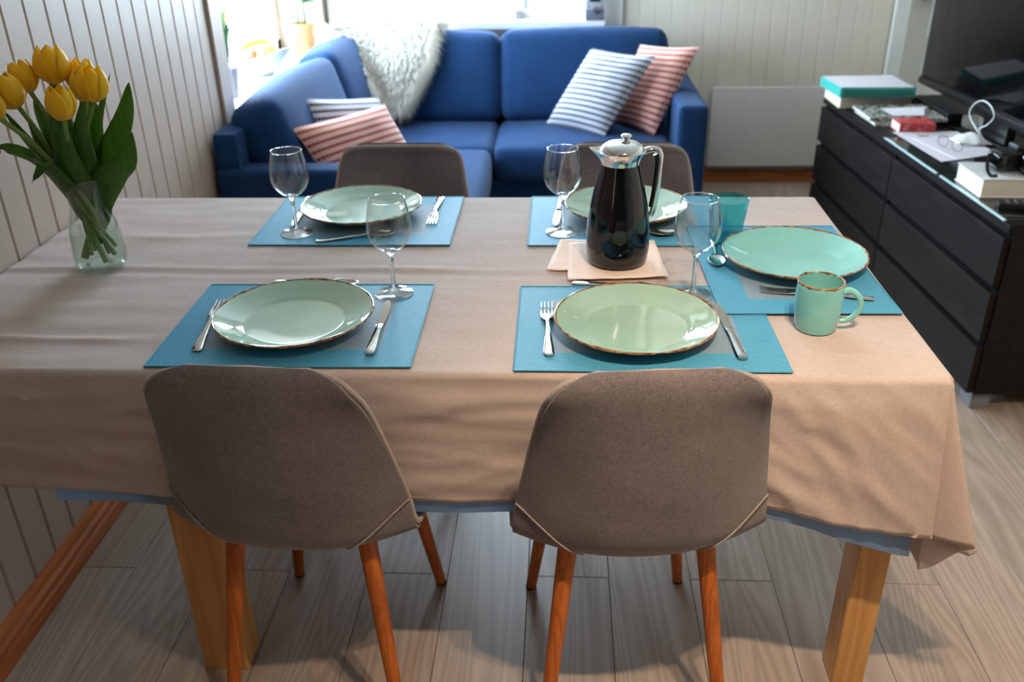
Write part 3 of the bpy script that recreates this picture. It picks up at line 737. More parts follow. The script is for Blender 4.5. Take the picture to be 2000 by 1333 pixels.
# ------------------------------------------------------------------ table setting
MZ = .7558
def placemat(cx, cy, w, d, rz, z, label):
    t = thing('placemat', label, 'placemat', (cx, cy, z), rz, 'woven blue placemats')
    nu, nv = 24, 18
    def curl(x, y): return .0006*noise.noise(Vector((x*6+cx*5, y*6+cy*3, 2)))
    def slab(x0, x1, y0, y1, z0, z1, n=10):
        bm = bmesh.new()
        top = grid(bm, lambda u, v: Vector((x0+(x1-x0)*u, y0+(y1-y0)*v, z1+curl(x0+(x1-x0)*u, y0+(y1-y0)*v))), n, n)
        bot = grid(bm, lambda u, v: Vector((x0+(x1-x0)*u, y0+(y1-y0)*v, z0)), n, n)
        for k in range(n):
            bm.faces.new((top[k][0], bot[k][0], bot[k+1][0], top[k+1][0])); bm.faces.new((top[k][n], top[k+1][n], bot[k+1][n], bot[k][n]))
            bm.faces.new((top[0][k], top[0][k+1], bot[0][k+1], bot[0][k])); bm.faces.new((top[n][k], bot[n][k], bot[n][k+1], top[n][k+1]))
        return bm
    i = .062; hw, hd = w/2, d/2
    for x0, x1, y0, y1 in ((-hw, hw, -hd, -hd+i), (-hw, hw, hd-i, hd), (-hw, -hw+i, -hd+i, hd-i), (hw-i, hw, -hd+i, hd-i)):
        obj('border', slab(x0, x1, y0, y1, 0, .0018), 'mat_blue', t)
    obj('center_panel', slab(-hw+i, hw-i, -hd+i, hd-i, 0, .0018), 'mat_grey', t)
    hb = bmesh.new(); q = [(-hw, -hd, .0015), (hw, -hd, .0015), (hw, hd, .0015), (-hw, hd, .0015)]
    for a, b in zip(q, q[1:]+q[:1]):
        a, b = Vector(a), Vector(b); tube(hb, [a.lerp(b, k/12)+Vector((0, 0, curl(a.lerp(b, k/12).x, a.lerp(b, k/12).y))) for k in range(13)], .0016, 6)
    obj('hem', hb, 'mat_blue', t); return t
placemat(.705, .174, .450, .338, R(.6), MZ, 'blue placemat with grey middle under the plate at the near chair by the wall')
placemat(1.328, .170, .450, .340, R(.4), MZ, 'blue placemat with grey middle at the near chair, partly covered by the side placemat')
placemat(.708, .728, .450, .336, R(.2), MZ, 'blue placemat across the table by the tulips, with knife, fork and spoon')
placemat(1.332, .728, .450, .336, R(0), MZ, 'blue placemat across the table behind the carafe')
placemat(1.632, .445, .456, .326, R(91), MZ+.0024, 'blue placemat at the table end, lying over another and under the mug-side plate')

def plate(x, y, z, glz, label, seed):
    t = thing('dinner_plate', label, 'plate', (x, y, z), seed*1.3, 'glazed dinner plates')
    bm = bmesh.new()
    lathe(bm, [(0, .004), (.074, .004), (.079, .0003), (.088, .0003), (.092, .004), (.108, .0085), (.126, .0155), (.1405, .0238), (.1438, .0258), (.1430, .0272), (.1395, .0262), (.124, .0185), (.106, .0118), (.0965, .0094), (.0935, .0078), (.0905, .0066), (.086, .0061), (.04, .0056), (0, .0056)], 72)
    obj('body', bm, glz, t)
    rb = bmesh.new(); rn = random.Random(seed); n = 96; ph = [rn.uniform(0, 6) for _ in range(4)]
    pts, rr = [], []
    for k in range(n):
        a = 2*PI*k/n; pts.append((.1428*math.cos(a), .1428*math.sin(a), .0264)); rr.append(.0022+.0005*math.sin(5*a+ph[0])+.0004*math.sin(13*a+ph[1])+.0003*math.sin(29*a+ph[2]))
    tube(rb, pts, rr, 8, closed=True); obj('rim_edge', rb, 'rim_brown', t); return t
PZ = MZ+.002
plate(.697, .165, PZ, 'glaze_sage', 'sage green plate with brown rim at the near chair by the wall', 1)
plate(1.313, .152, PZ, 'glaze_sage', 'sage green plate with brown rim in front of the carafe, at the near chair', 2)
plate(.700, .765, PZ, 'glaze_sage', 'sage green plate across the table, seen past a wine glass', 3)
plate(1.332, .768, PZ, 'glaze_sage', 'sage green plate half hidden behind the black carafe', 4)
plate(1.655, .455, PZ+.0024, 'glaze_aqua', 'aqua green plate with brown rim at the table end behind the mug', 5)

def wine_glass(x, y, z, label):
    t = thing('wine_glass', label, 'wine glass', (x, y, z), 0, 'stemmed wine glasses')
    f = bmesh.new(); lathe(f, [(0, 0), (.034, 0), (.0368, .0008), (.0368, .0018), (.030, .0030), (.018, .0050), (.009, .0085), (.0055, .013), (0, .013)], 48); obj('foot', f, 'stem_glass', t)
    s = bmesh.new(); lathe(s, [(0, .0125), (.0052, .0125), (.0042, .025), (.0038, .045), (.0040, .065), (.0052, .078), (.0085, .086), (.0125, .0905), (.006, .0925), (0, .093)], 24); obj('stem', s, 'stem_glass', t)
    b = bmesh.new()
    out = cr([(.0125, .0900), (.022, .0950), (.0345, .1080), (.0415, .1250), (.0425, .1400), (.0405, .1600), (.0365, .1800), (.0338, .1925)], 4)
    prof_ = [(0, .0885)] + [(float(a), float(c)) for a, c in out] + [(.0332, .1935), (.0326, .1925)] + [(float(a)-.0013, float(c)+.0006) for a, c in out[::-1][1:]] + [(0, .0905)]
    lathe(b, prof_, 48); obj('bowl', b, 'bowl_glass', t)
    r_ = bmesh.new(); tube(r_, [(.0333*math.cos(2*PI*k/48), .0333*math.sin(2*PI*k/48), .1930) for k in range(48)], .0012, 6, closed=True); obj('lip', r_, 'stem_glass', t)
    return t
wine_glass(.575, .632, PZ, 'empty wine glass across the table nearest the tulips')
wine_glass(.856, .300, PZ, 'empty wine glass beside the knife at the near wall-side place')
wine_glass(1.182, .640, PZ, 'empty wine glass just left of the black carafe')
wine_glass(1.432, .300, PZ, 'empty wine glass in front of the turquoise tumbler')

# tumbler
tt = thing('tumbler', 'turquoise glass tumbler with fluted lower half on the side placemat', 'tumbler', (1.538, .585, PZ+.0024))
def fluted(r, z, zt, seg=80, n=10, amp=.0022):
    return [(r*(1-.0) - (amp*abs(math.sin(n*PI*k/seg)) if z < zt else 0), 2*PI*k/seg, z) for k in range(seg)]
def fl_surface(bm, prof_, zt, amp, seg=80, inner=False):
    rings = []
    for r, z in prof_:
        rings.append([bm.verts.new((q[0]*math.cos(q[1]), q[0]*math.sin(q[1]), q[2])) for q in fluted(r, z, zt, seg, amp=amp)])
    for a, b in zip(rings, rings[1:]):
        for k in range(seg): bm.faces.new((a[k], a[(k+1) % seg], b[(k+1) % seg], b[k]))
    return rings
b = bmesh.new()
ro = fl_surface(b, [(.0345, .000), (.0350, .004), (.0358, .020), (.0372, .040), (.0380, .050), (.0386, .0515), (.0395, .060), (.0415, .080), (.0430, .0945)], .0505, .0026)
ri = fl_surface(b, [(.0420, .0948), (.0405, .080), (.0384, .060), (.0360, .040), (.0335, .0155)], -1, 0)
for k in range(80): b.faces.new((ro[-1][k], ro[-1][(k+1) % 80], ri[0][(k+1) % 80], ri[0][k]))
b.faces.new(ri[-1]); obj('wall', b, 'tumbler_glass', tt)
b = bmesh.new(); r0 = fl_surface(b, [(.0330, .0008), (.0340, .004), (.0335, .0145)], .05, .0022); b.faces.new(r0[0][::-1]); b.faces.new(r0[-1]); obj('base', b, 'tumbler_base', tt)
b = bmesh.new(); tube(b, [(.0425*math.cos(2*PI*k/48), .0425*math.sin(2*PI*k/48), .0948) for k in range(48)], .0009, 6, closed=True); obj('lip', b, 'tumbler_glass', tt)

# mug
mg = thing('mug', 'aqua glazed mug with brown rim at the table corner', 'mug', (1.630, .168, .7555), R(-8))
b = bmesh.new()
lathe(b, [(0, .003), (.030, .003), (.032, 0), (.0335, .0006), (.0362, .010), (.0392, .030), (.0408, .048), (.0408, .066), (.0398, .080), (.0393, .0895), (.0381, .0912), (.0367, .0900), (.0372, .080), (.0380, .064), (.0378, .046), (.0362, .028), (.032, .010), (.02, .006), (0, .006)], 56); obj('body', b, 'glaze_aqua', mg)
b = bmesh.new(); tube(b, cr([(.0385, 0, .072), (.050, 0, .0755), (.064, 0, .066), (.0705, 0, .050), (.066, 0, .032), (.053, 0, .019), (.0395, 0, .0155)], 5), [.0058]*31, 12, flat=.8); obj('handle', b, 'glaze_aqua', mg)
b = bmesh.new(); tube(b, [(.0384*math.cos(2*PI*k/64), .0384*math.sin(2*PI*k/64), .0898) for k in range(64)], [.0020+.0005*math.sin(k*1.7)+.0004*math.sin(k*.63) for k in range(64)], 8, closed=True); obj('rim_edge', b, 'rim_brown', mg)

# napkins
def napkin(pts, z, label, seed):
    P = [Vector((x, y, 0)) for x, y in pts]; c = sum(P, Vector())/4
    bm = bmesh.new()
    def fn(u, v):
        p = P[0]*(1-u)*(1-v)+P[1]*u*(1-v)+P[2]*u*v+P[3]*(1-u)*v - c
        e = min(u, v, 1-u, 1-v); w = max(0, 1-e/.25)
        edge = .0025*noise.noise(Vector((u*4, v*4, seed)))
        return p + Vector((edge*w, edge*w*.7, .0008+w*.0022*(1+noise.noise(Vector((u*5, v*5, seed+3))))))
    grid(bm, fn, 20, 20); o = obj('paper_napkin', bm, 'napkin_peach', None, (c.x, c.y, z)); m = o.modifiers.new('ply', 'SOLIDIFY'); m.thickness = .0008
    tag(o, label, 'napkin', 'peach paper napkins')
napkin([(1.150, .420), (1.350, .405), (1.372, .585), (1.178, .592)], .7562, 'lower peach paper napkin sticking out left of the carafe', 1)
napkin([(1.194, .362), (1.394, .380), (1.384, .580), (1.196, .566)], .7588, 'upper peach paper napkin directly beneath the carafe', 2)

# carafe
cf = thing('vacuum_carafe', 'black vacuum carafe with chrome lid and handle in the table middle', 'carafe', (1.296, .466, .7612), R(4))
b = bmesh.new()
lathe(b, [(0, 0), (.054, 0), (.0605, .004), (.0632, .012), (.0650, .035), (.0645, .065), (.0620, .095), (.0575, .125), (.0510, .155), (.0440, .182), (.0385, .203), (.0372, .210), (0, .210)], 64); obj('body', b, 'carafe_black', cf)
b = bmesh.new()
col = [(.0376, .206), (.0388, .2100), (.0400, .2152), (.0435, .2232), (.0485, .2304), (.0500, .2327)]
rings = []
for r, z in col:
    ring = []
    for k in range(56):
        a = 2*PI*k/56; s = max(0, math.cos(a-PI))**9 * min(1, max(0, (z-.2126)/.03))
        ring.append(b.verts.new(((r+.019*s)*math.cos(a), (r+.0*s)*math.sin(a), z+.010*s)))
    rings.append(ring)
for r, z in [(.047, .2321), (.042, .2258), (.036, .2205)]:
    ring = []
    for k in range(56):
        a = 2*PI*k/56; s = max(0, math.cos(a-PI))**9 * min(1, max(0, (z-.2152)/.026))
        ring.append(b.verts.new(((r+.017*s)*math.cos(a), r*math.sin(a), z+.009*s)))
    rings.append(ring)
for A_, B_ in zip(rings, rings[1:]):
    for k in range(56): b.faces.new((A_[k], A_[(k+1) % 56], B_[(k+1) % 56], B_[k]))
obj('collar', b, 'chrome', cf)
b = bmesh.new(); lathe(b, [(.0445, .2284), (.0455, .2317), (.0435, .2364), (.0380, .2430), (.0290, .2482), (.0180, .2512), (.008, .2525), (0, .2529)], 48, Matrix.Translation((.003, 0, 0))); lid = obj('lid', b, 'chrome', cf)
b = bmesh.new(); lathe(b, [(0, .2509), (.006, .2522), (.005, .2555), (.009, .2581), (.011, .2614), (.008, .2644), (0, .2654)], 24, Matrix.Translation((.010, 0, 0))); obj('lid_knob', b, 'chrome', lid)
b = bmesh.new(); tube(b, cr([(.044, 0, .2284), (.060, 0, .2331), (.074, 0, .2304), (.080, 0, .2185), (.079, 0, .19), (.076, 0, .15), (.071, 0, .115), (.066, 0, .098), (.0615, 0, .098)], 5), [.0070]*41, 14, flat=.75); hd = obj('handle', b, 'chrome', cf)
b = bmesh.new(); tube(b, cr([(.0685, 0, .2232), (.0735, 0, .2119), (.0725, 0, .18), (.0690, 0, .14), (.0655, 0, .115)], 5), [.0048]*21, 10, flat=1.2); obj('handle_grip', b, 'handle_black', hd)
b = bmesh.new(); lathe(b, [(.030, .2182), (.0405, .2182), (.0405, .2205), (.030, .2205)], 40); obj('base_ring', bx((-.0001, -.0001, -.0001), (.0001, .0001, .0001)), 'handle_black', cf) if False else b.free()

# cutlery
def strip(bm, st):
    """st: list of (y, halfwidth, zmid, halfthick)"""
    rings = []
    for y, w, z, h in st:
        rings.append([bm.verts.new((w*c, y, z+h*s)) for c, s in ((1, 0), (.85, .7), (.4, 1), (-.4, 1), (-.85, .7), (-1, 0), (-.85, -.7), (-.4, -1), (.4, -1), (.85, -.7))])
    for a, b in zip(rings, rings[1:]):
        for k in range(10): bm.faces.new((a[k], a[(k+1) % 10], b[(k+1) % 10], b[k]))
    bm.faces.new(rings[0][::-1]); bm.faces.new(rings[-1])
def cutlery_root(name): return link(name, None)
def handle_profile(L):
    return [(0, .0045, .0016, .0010), (.002, .0078, .0018, .0015), (.008, .0094, .0020, .0016), (.02, .0092, .0024, .0016), (.05, .0072, .0036, .0017), (.08, .0052, .0055, .0018), (L, .0034, .0075, .0017)]
def mk_fork():
    t = cutlery_root('fork'); b = bmesh.new(); strip(b, handle_profile(.118)); obj('handle', b, 'steel', t)
    b = bmesh.new(); strip(b, [(.116, .0034, .0076, .0017), (.128, .0048, .0072, .0014), (.138, .0098, .0058, .0012), (.146, .0124, .0042, .0011), (.158, .0128, .0030, .0011)])
    for i in range(4):
        x = (-1.5+i)*.0068; q = bmesh.new()
        strip(q, [(.154, .0026, .0033, .0011), (.175, .0022, .0022, .0010), (.195, .0019, .0030, .0009), (.208, .0014, .0048, .0006)])
        bmesh.ops.translate(q, vec=(x, 0, 0), verts=q.verts); me_ = bpy.data.meshes.new('t'); q.to_mesh(me_); q.free(); b.from_mesh(me_); bpy.data.meshes.remove(me_)
    obj('tines', b, 'steel', t); return t
def mk_knife():
    t = cutlery_root('table_knife'); b = bmesh.new(); strip(b, [(0, .0050, .0036, .0022), (.003, .0086, .0038, .0033), (.015, .0096, .0040, .0035), (.05, .0082, .0040, .0036), (.085, .0066, .0040, .0036), (.108, .0072, .0040, .0034), (.112, .0080, .0038, .0026)]); obj('handle', b, 'steel', t)
    b = bmesh.new(); sweep_plate(b, [(-.0070, .110), (.0064, .110), (.0078, .130), (.0086, .160), (.0080, .190), (.0055, .208), (.0010, .218), (-.0045, .214), (-.0066, .200), (-.0068, .150)], .0022, .0038); obj('blade', b, 'steel', t, smooth=False); return t
def mk_spoon():
    t = cutlery_root('spoon'); b = bmesh.new(); strip(b, [(y, w*.9, z, h) for y, w, z, h in handle_profile(.122)]); obj('handle', b, 'steel', t)
    b = bmesh.new()
    def bowl(z_off):
        def fn(u, v):
            a = 2*PI*u; r = v; y = .148+.030*r*math.cos(a)*(1.0 if math.cos(a) > 0 else 1.0); x = .0185*r*math.sin(a)*(1-.12*math.cos(a))
            return Vector((x, y, .0012+z_off+.0062*r*r+.0012*max(0, -math.cos(a))*r**3))
        return fn
    grid(b, bowl(.0), 32, 8); bmesh.ops.remove_doubles(b, verts=b.verts, dist=.0002); o = obj('bowl', b, 'steel', t); m = o.modifiers.new('t', 'SOLIDIFY'); m.thickness = .0012
    return t
protos = {}
def lay(kind, x0, y0, x1, y1, z, label):
    if kind not in protos: protos[kind] = {'fork': mk_fork, 'table_knife': mk_knife, 'spoon': mk_spoon}[kind](); o = protos[kind]
    else: o = copy_tree(protos[kind])
    o.location = (x0, y0, z); o.rotation_euler = (0, 0, math.atan2(y1-y0, x1-x0)-PI/2)
    tag(o, label, {'fork': 'fork', 'table_knife': 'knife', 'spoon': 'spoon'}[kind], 'table cutlery')
CZ = MZ+.0022
lay('fork', 1.161, .046, 1.153, .267, CZ, 'steel fork beside the plate in front of the carafe')
lay('fork', .553, .053, .529, .260, CZ, 'steel fork on the near placemat nearest the wall')
lay('fork', .876, .890, .877, .680, CZ, 'steel fork across the table right of the plate near the tulips')
lay('fork', 1.765, .276, 1.575, .312, CZ+.0026, 'steel fork behind the mug on the side placemat')
lay('table_knife', 1.482, .038, 1.470, .250, CZ, 'steel knife right of the plate in front of the carafe')
lay('table_knife', .857, .043, .852, .250, CZ, 'steel knife between the near wall-side plate and its wine glass')
lay('table_knife', .543, .888, .556, .640, CZ, 'steel knife across the table beside the glass nearest the tulips')
lay('table_knife', 1.184, .893, 1.167, .688, CZ, 'steel knife across the table behind the glass left of the carafe')
lay('spoon', 1.203, .352, 1.370, .318, CZ, 'steel spoon above the plate in front of the carafe, handle end showing')
lay('spoon', .602, .352, .775, .335, CZ, 'steel spoon above the near wall-side plate, only its tip showing')
lay('spoon', .632, .578, .80, .625, CZ, 'steel spoon lying below the far plate near the tulips')
lay('spoon', 1.262, .600, 1.440, .628, CZ, 'steel spoon with its bowl showing right of the carafe')
lay('spoon', 1.515, .600, 1.497, .415, CZ+.0026, 'steel spoon on the side placemat between wine glass and aqua plate')

# ------------------------------------------------------------------ tulips in a vase
VX, VY, VZ = .207, .441, .7555
vs = thing('glass_vase', 'clear glass vase with water holding the tulips by the wall', 'vase', (VX, VY, VZ))
vo = [(float(a), float(c)) for a, c in cr([(.047, .004), (.0525, .020), (.0520, .050), (.0490, .085), (.0420, .112), (.0355, .138), (.0372, .165), (.0418, .192)], 4)]
b = bmesh.new(); lathe(b, [(0, 0), (.043, 0)] + vo + [(.0412, .193)] + [(r-.0022, z+.0005) for r, z in vo[::-1]] + [(.040, .011), (0, .010)], 56); obj('body', b, 'vase_glass', vs)
wpf = [(r-.0028, z) for r, z in vo if .012 < z < .088]
b = bmesh.new(); lathe(b, [(0, .0115), (.041, .0115)] + wpf + [(0, wpf[-1][1])], 48); obj('water', b, 'water', vs)
b = bmesh.new(); tube(b, [(.0408*math.cos(2*PI*k/48), .0408*math.sin(2*PI*k/48), .1930) for k in range(48)], .0011, 6, closed=True); obj('lip', b, 'stem_glass', vs)
def petal_mesh(Rf, H, inner):
    bm = bmesh.new()
    rp = cr([(.12, 0), (.62, .10), (.98, .32), (1.02, .55), (.86, .80), (.62, .98)], 3)
    def fn(u, v):
        q = v*(len(rp)-1); i = min(int(q), len(rp)-2); f = q-i; r, h = rp[i]*(1-f)+rp[i+1]*f
        half = R(44)*(math.sin(PI*min(1, .12+v*.80))**.75); 
        if v > .8: half *= 1-.55*((v-.8)/.2)**2
        a = (2*u-1)*half; rr = Rf*r*(.90 if inner else 1.0)*(1-.05*(2*u-1)**2)
        return Vector((rr*math.cos(a), rr*math.sin(a), H*h*(1.03 if inner else 1)-.0018*(2*u-1)**2))
    grid(bm, fn, 8, 14); return bm
pmesh = {}
def leaf_surface(path, wmax, fold=.35, twist=0.0, side=None):
    P = cr(path, 6); n = len(P); bm = bmesh.new(); rows_ = []
    sd = Vector(side or (1, 0, 0))
    for i, p in enumerate(P):
        t = i/(n-1); d = Vector(P[min(n-1, i+1)]-P[max(0, i-1)]).normalized()
        s = (sd - d*sd.dot(d)).normalized(); nn = d.cross(s)
        s, nn = s*math.cos(twist*t)+nn*math.sin(twist*t), -s*math.sin(twist*t)+nn*math.cos(twist*t)
        w = wmax*(math.sin(PI*(t**.8)*.97+.08)**.8 if t < 1 else 0)
        if t > .97: w *= .3
        rows_.append([bm.verts.new(Vector(p)+s*w*k+nn*(fold*w*abs(k)**1.5)) for k in (-1, -.66, -.33, 0, .33, .66, 1)])
    for a, b_ in zip(rows_, rows_[1:]):
        for k in range(6): bm.faces.new((a[k], a[k+1], b_[k+1], b_[k]))
    return bm
tul = [((.192, .46, 1.168), .0290, .066, 'tallest yellow tulip, standing above all the others', (-.02, .0)),
       ((.147, .44, 1.150), .0235, .056, 'yellow tulip second from the left edge, just left of the tallest bloom', (-.20, .0)),
       ((.224, .49, 1.140), .0260, .062, 'yellow tulip at the back, just right of the tallest bloom', (.10, .1)),
       ((.279, .425, 1.138), .0260, .062, 'rightmost yellow tulip, beside the tall pointed leaf', (.12, -.05)),
       ((.256, .345, 1.120), .0240, .058, 'lowest yellow tulip, hanging in front of the dark leaves', (.05, -.1)),
       ((.140, .40, 1.132), .0280, .060, 'big yellow tulip low on the wall side, tilted outwards', (-.35, -.1)),
       ((.128, .352, 1.118), .0240, .056, 'yellow tulip at the left picture edge, partly cut off', (-.35, -.2)),
       ((.246, .455, 1.128), .0230, .054, 'small yellow tulip tucked between the two rightmost blooms', (.05, 0))]
leaves = [
 (0, [(.205, .44, .90), (.19, .455, 1.0), (.175, .49, 1.08), (.15, .50, 1.145)], .020, .3),
 (3, [(.222, .441, .90), (.27, .45, .99), (.315, .46, 1.07), (.338, .46, 1.135)], .030, .25),
 (3, [(.225, .435, .90), (.27, .43, .95), (.315, .425, .985), (.338, .43, 1.045)], .036, .2),
 (4, [(.205, .425, .90), (.215, .39, .98), (.232, .36, 1.06), (.245, .35, 1.10)], .027, .3),
 (4, [(.195, .425, .90), (.19, .385, .96), (.185, .355, 1.00), (.205, .325, 1.01), (.175, .318, .975)], .022, .3),
 (5, [(.190, .435, .90), (.16, .42, .965), (.125, .405, 1.005), (.085, .40, 1.02), (.045, .395, 1.008)], .020, .3),
 (1, [(.198, .445, .90), (.175, .44, .99), (.155, .44, 1.07), (.150, .44, 1.11)], .026, .3),
 (6, [(.192, .43, .90), (.165, .40, .99), (.145, .375, 1.06), (.130, .365, 1.105)], .016, .3),
 (2, [(.215, .45, .90), (.225, .475, 1.0), (.235, .49, 1.07), (.238, .49, 1.10)], .026, .3),
 (7, [(.218, .445, .90), (.245, .45, .98), (.262, .455, 1.06), (.285, .50, 1.145)], .014, .3),
 (7, [(.215, .435, .90), (.235, .42, .98), (.245, .41, 1.05), (.262, .41, 1.11)], .024, .3),
 (1, [(.198, .435, .90), (.185, .42, .97), (.178, .41, 1.03), (.172, .42, 1.09)], .026, .3),
 (2, [(.212, .44, .90), (.222, .43, .97), (.235, .42, 1.03), (.243, .43, 1.075)], .028, .3),
 (5, [(.192, .43, .90), (.17, .425, .97), (.15, .42, 1.02), (.135, .425, 1.08)], .022, .3),
 (0, [(.205, .435, .90), (.205, .41, .98), (.20, .395, 1.05), (.205, .40, 1.11)], .030, .3)]
for i, (c, Rf, H, lab, til) in enumerate(tul):
    Rf *= 1.14; H *= 1.10; c = Vector(c); base = c - Vector((0, 0, H*.48))
    t = thing('tulip', lab, 'tulip', tuple(base), 0, 'yellow tulips in the vase')
    Rm = Matrix.Rotation(til[0], 4, 'Y') @ Matrix.Rotation(-til[1], 4, 'X')
    for k in range(6):
        key = (Rf, H, k % 2)
        if key not in pmesh:
            pmesh[key] = me_from(petal_mesh(Rf, H, k % 2), 'petal', 'petal')
        p = link('petal', pmesh[key], t); p.matrix_local = Rm @ Matrix.Rotation(2*PI*k/6+i*.7, 4, 'Z')
        if not p.modifiers: sm_ = p.modifiers.new('t', 'SOLIDIFY'); sm_.thickness = .0012
    a = 2*PI*i/8+.5; foot = Vector((VX+.034*math.cos(a+2.6), VY+.034*math.sin(a+2.6), VZ+.018+.01*(i % 3))); neck = Vector((VX+.019*math.cos(a), VY+.019*math.sin(a), VZ+.145))
    m1 = neck.lerp(base, .55) + Vector((0, 0, .02))
    b = bmesh.new(); pts = cr([tuple(foot-base), tuple(neck-base), tuple(m1-base), (0, 0, .003)], 8); tube(b, pts, [.0058]*12+[.0048]*(len(pts)-12), 8); obj('stem', b, 'stem_green', t)
    for li, path, w, fo in leaves:
        if li == i:
            root_ = [(VX-(path[0][0]-VX)*.8, VY-(path[0][1]-VY)*.8, VZ+.05), (VX+(path[0][0]-VX)*.5, VY+(path[0][1]-VY)*.5, VZ+.11)]
            pp = [tuple(Vector(q)-base) for q in root_+path]
            sd = Vector((math.cos(.5), math.sin(.5)*.2, 0))
            o = obj('leaf', leaf_surface(pp, w, fo, twist=.3*(1 if path[-1][0] > VX else -1), side=sd), 'leaf', t); m = o.modifiers.new('t', 'SOLIDIFY'); m.thickness = .0009
# ------------------------------------------------------------------ dresser, TV and the things on it
DA = R(3.34); DO = Vector((2.402, 1.112, 0)); DLEN = 1.62; DT = .600
def dw(x, y, z=0):
    c, s = math.cos(DA), math.sin(DA); return (DO.x+c*x-s*y, DO.y+s*x+c*y, z)
DR = thing('dresser', 'black-brown oak dresser with six handleless drawers and grey feet', 'dresser', tuple(DO), DA)
obj('carcass', bx((.022, .004, .062), (.60, DLEN-.004, DT-.026), .001), 'black_carcass', DR, smooth=False)
obj('top_board', bx((.006, 0, DT-.026), (.602, DLEN, DT), .002), 'black_oak', DR, smooth=False)
obj('side_panel', bx((.021, -.001, .062), (.60, .020, DT-.026), .0015), 'black_oak', DR, smooth=False)
obj('side_panel', bx((.021, DLEN-.020, .062), (.60, DLEN+.001, DT-.026), .0015), 'black_oak', DR, smooth=False)
obj('divider', bx((.010, DLEN/2-.008, .062), (.03, DLEN/2+.008, DT-.03), .001), 'gap_black', DR, smooth=False)
rows_z = [(.415, .560), (.240, .392), (.066, .217)]
for z0, z1 in rows_z:
    for y0, y1 in ((.004, DLEN/2-.003), (DLEN/2+.003, DLEN-.004)):
        d = obj('drawer', bx((0, y0, z0), (.019, y1, z1), .002), 'black_oak', DR, smooth=False)
        obj('pull_groove', bx((.0175, y0+.004, z1-.001), (.0218, y1-.004, z1+.021), .0005), 'gap_black', d, smooth=False)  # near-black strip paints the shade in the finger gap above each drawer
for y0 in (.02, DLEN-.09):
    for x0 in (.03, .52): obj('foot', bx((x0, y0, 0), (x0+.06, y0+.07, .064), .004), 'foot_grey', DR, smooth=False)
# glass covers on top
for (y0, y1), lab in (((.035, .452), 'clear glass cover sheet on the dresser end under the thick book'), ((.478, .920), 'clear glass cover sheet on the dresser under the loose papers')):
    g = thing('glass_cover', lab, 'glass sheet', dw(0, 0, DT+.0003), DA, 'glass sheets on the dresser')
    obj('sheet', bx((.012, y0, 0), (.40, y1, .005), .0004, 1), 'edge_glass', g, smooth=False)
    obj('front_edge', bx((.004, y0, -.0002), (.0122, y1, .0062), .0022, 2), 'edge_bright', g)
GZ = DT+.0058
# TV
TV = thing('television', 'large black flat television standing on the dresser', 'television', dw(.395, 0, 0), DA)
def tvp(name, lo, hi, mat, bev=.004, par=None): return obj(name, bx(lo, hi, bev, 2), mat, par or TV)
tvp('cabinet', (.004, .28, .672), (.045, 1.592, 1.44), 'tv_black', .006)
tvp('screen', (-.001, .296, .700), (.0042, 1.576, 1.425), 'tv_screen', .0008)
tvp('lower_bezel', (-.006, .28, .660), (.03, 1.592, .690), 'tv_black', .006)
tvp('stand_neck', (.010, .84, .612), (.045, 1.02, .672), 'tv_black')
tvp('stand_base', (-.10, .66, DT+.0003), (.075, 1.20, DT+.013), 'black_gloss', .004)
# set-top box
sb = thing('media_box', 'low black set-top box on the dresser beneath the television', 'media box', dw(.32, 1.27, DT+.0003), DA)
obj('case', bx((-.01, -.165, .004), (.05, .165, .040), .003), 'black_matte', sb); obj('front_panel', bx((-.0125, -.160, .006), (-.009, .160, .038), .001), 'black_gloss', sb)
for q in (-.15, .15): obj('foot', bx((.0, q-.01, 0), (.04, q+.01, .0045)), 'black_matte', sb, smooth=False)

def quad_block(name, pts, z0, z1, mat, parent=None, bev=0, org=(0, 0, 0)):
    bm = bmesh.new(); sweep_plate(bm, [(x-org[0], y-org[1]) for x, y in pts], z0-org[2], z1-org[2])
    if bev: bmesh.ops.bevel(bm, geom=list(bm.edges), offset=bev, segments=2, affect='EDGES')
    return obj(name, bm, mat, parent, smooth=bool(bev))
def inset(pts, d):
    c = (sum(p[0] for p in pts)/len(pts), sum(p[1] for p in pts)/len(pts))
    return [(p[0]+(c[0]-p[0])*d, p[1]+(c[1]-p[1])*d) for p in pts]
def book(name, label, cat, pts, z0, z1, cover, spine_side=3, group=None):
    c = (sum(p[0] for p in pts)/4, sum(p[1] for p in pts)/4, z0); t = thing(name, label, cat, c, 0, group)
    th = min(.003, (z1-z0)*.12)
    quad_block('back_cover', pts, z0, z0+th, cover, t, 0, c); quad_block('front_cover', pts, z1-th, z1, cover, t, 0, c)
    quad_block('pages', inset(pts, .035), z0+th, z1-th, 'page_edge', t, 0, c)
    a, b = Vector(pts[spine_side]), Vector(pts[(spine_side+1) % 4]); cc = Vector(c[:2])
    n = ((a+b)/2-cc).normalized(); a2, b2 = a+n*.0005, b+n*.0005; a3, b3 = a-n*.003, b-n*.003
    quad_block('spine', [tuple(a2), tuple(b2), tuple(b3), tuple(a3)], z0, z1, cover, t, 0, c); return t
book('thick_book', 'thick cream book under the teal document box on the dresser', 'book', [(2.316, 2.505), (2.610, 2.520), (2.600, 2.745), (2.312, 2.735)], DT+.0008, .648, 'cream_cover', 1)
tb = [(2.309, 2.488), (2.606, 2.478), (2.590, 2.735), (2.288, 2.725)]
tbx = thing('document_box', 'teal document box with white sheet on top, stacked on the cream book', 'box', (2.45, 2.60, .649))
quad_block('box_body', tb, .649, .688, 'teal_card', tbx, .002, (2.45, 2.60, .649))
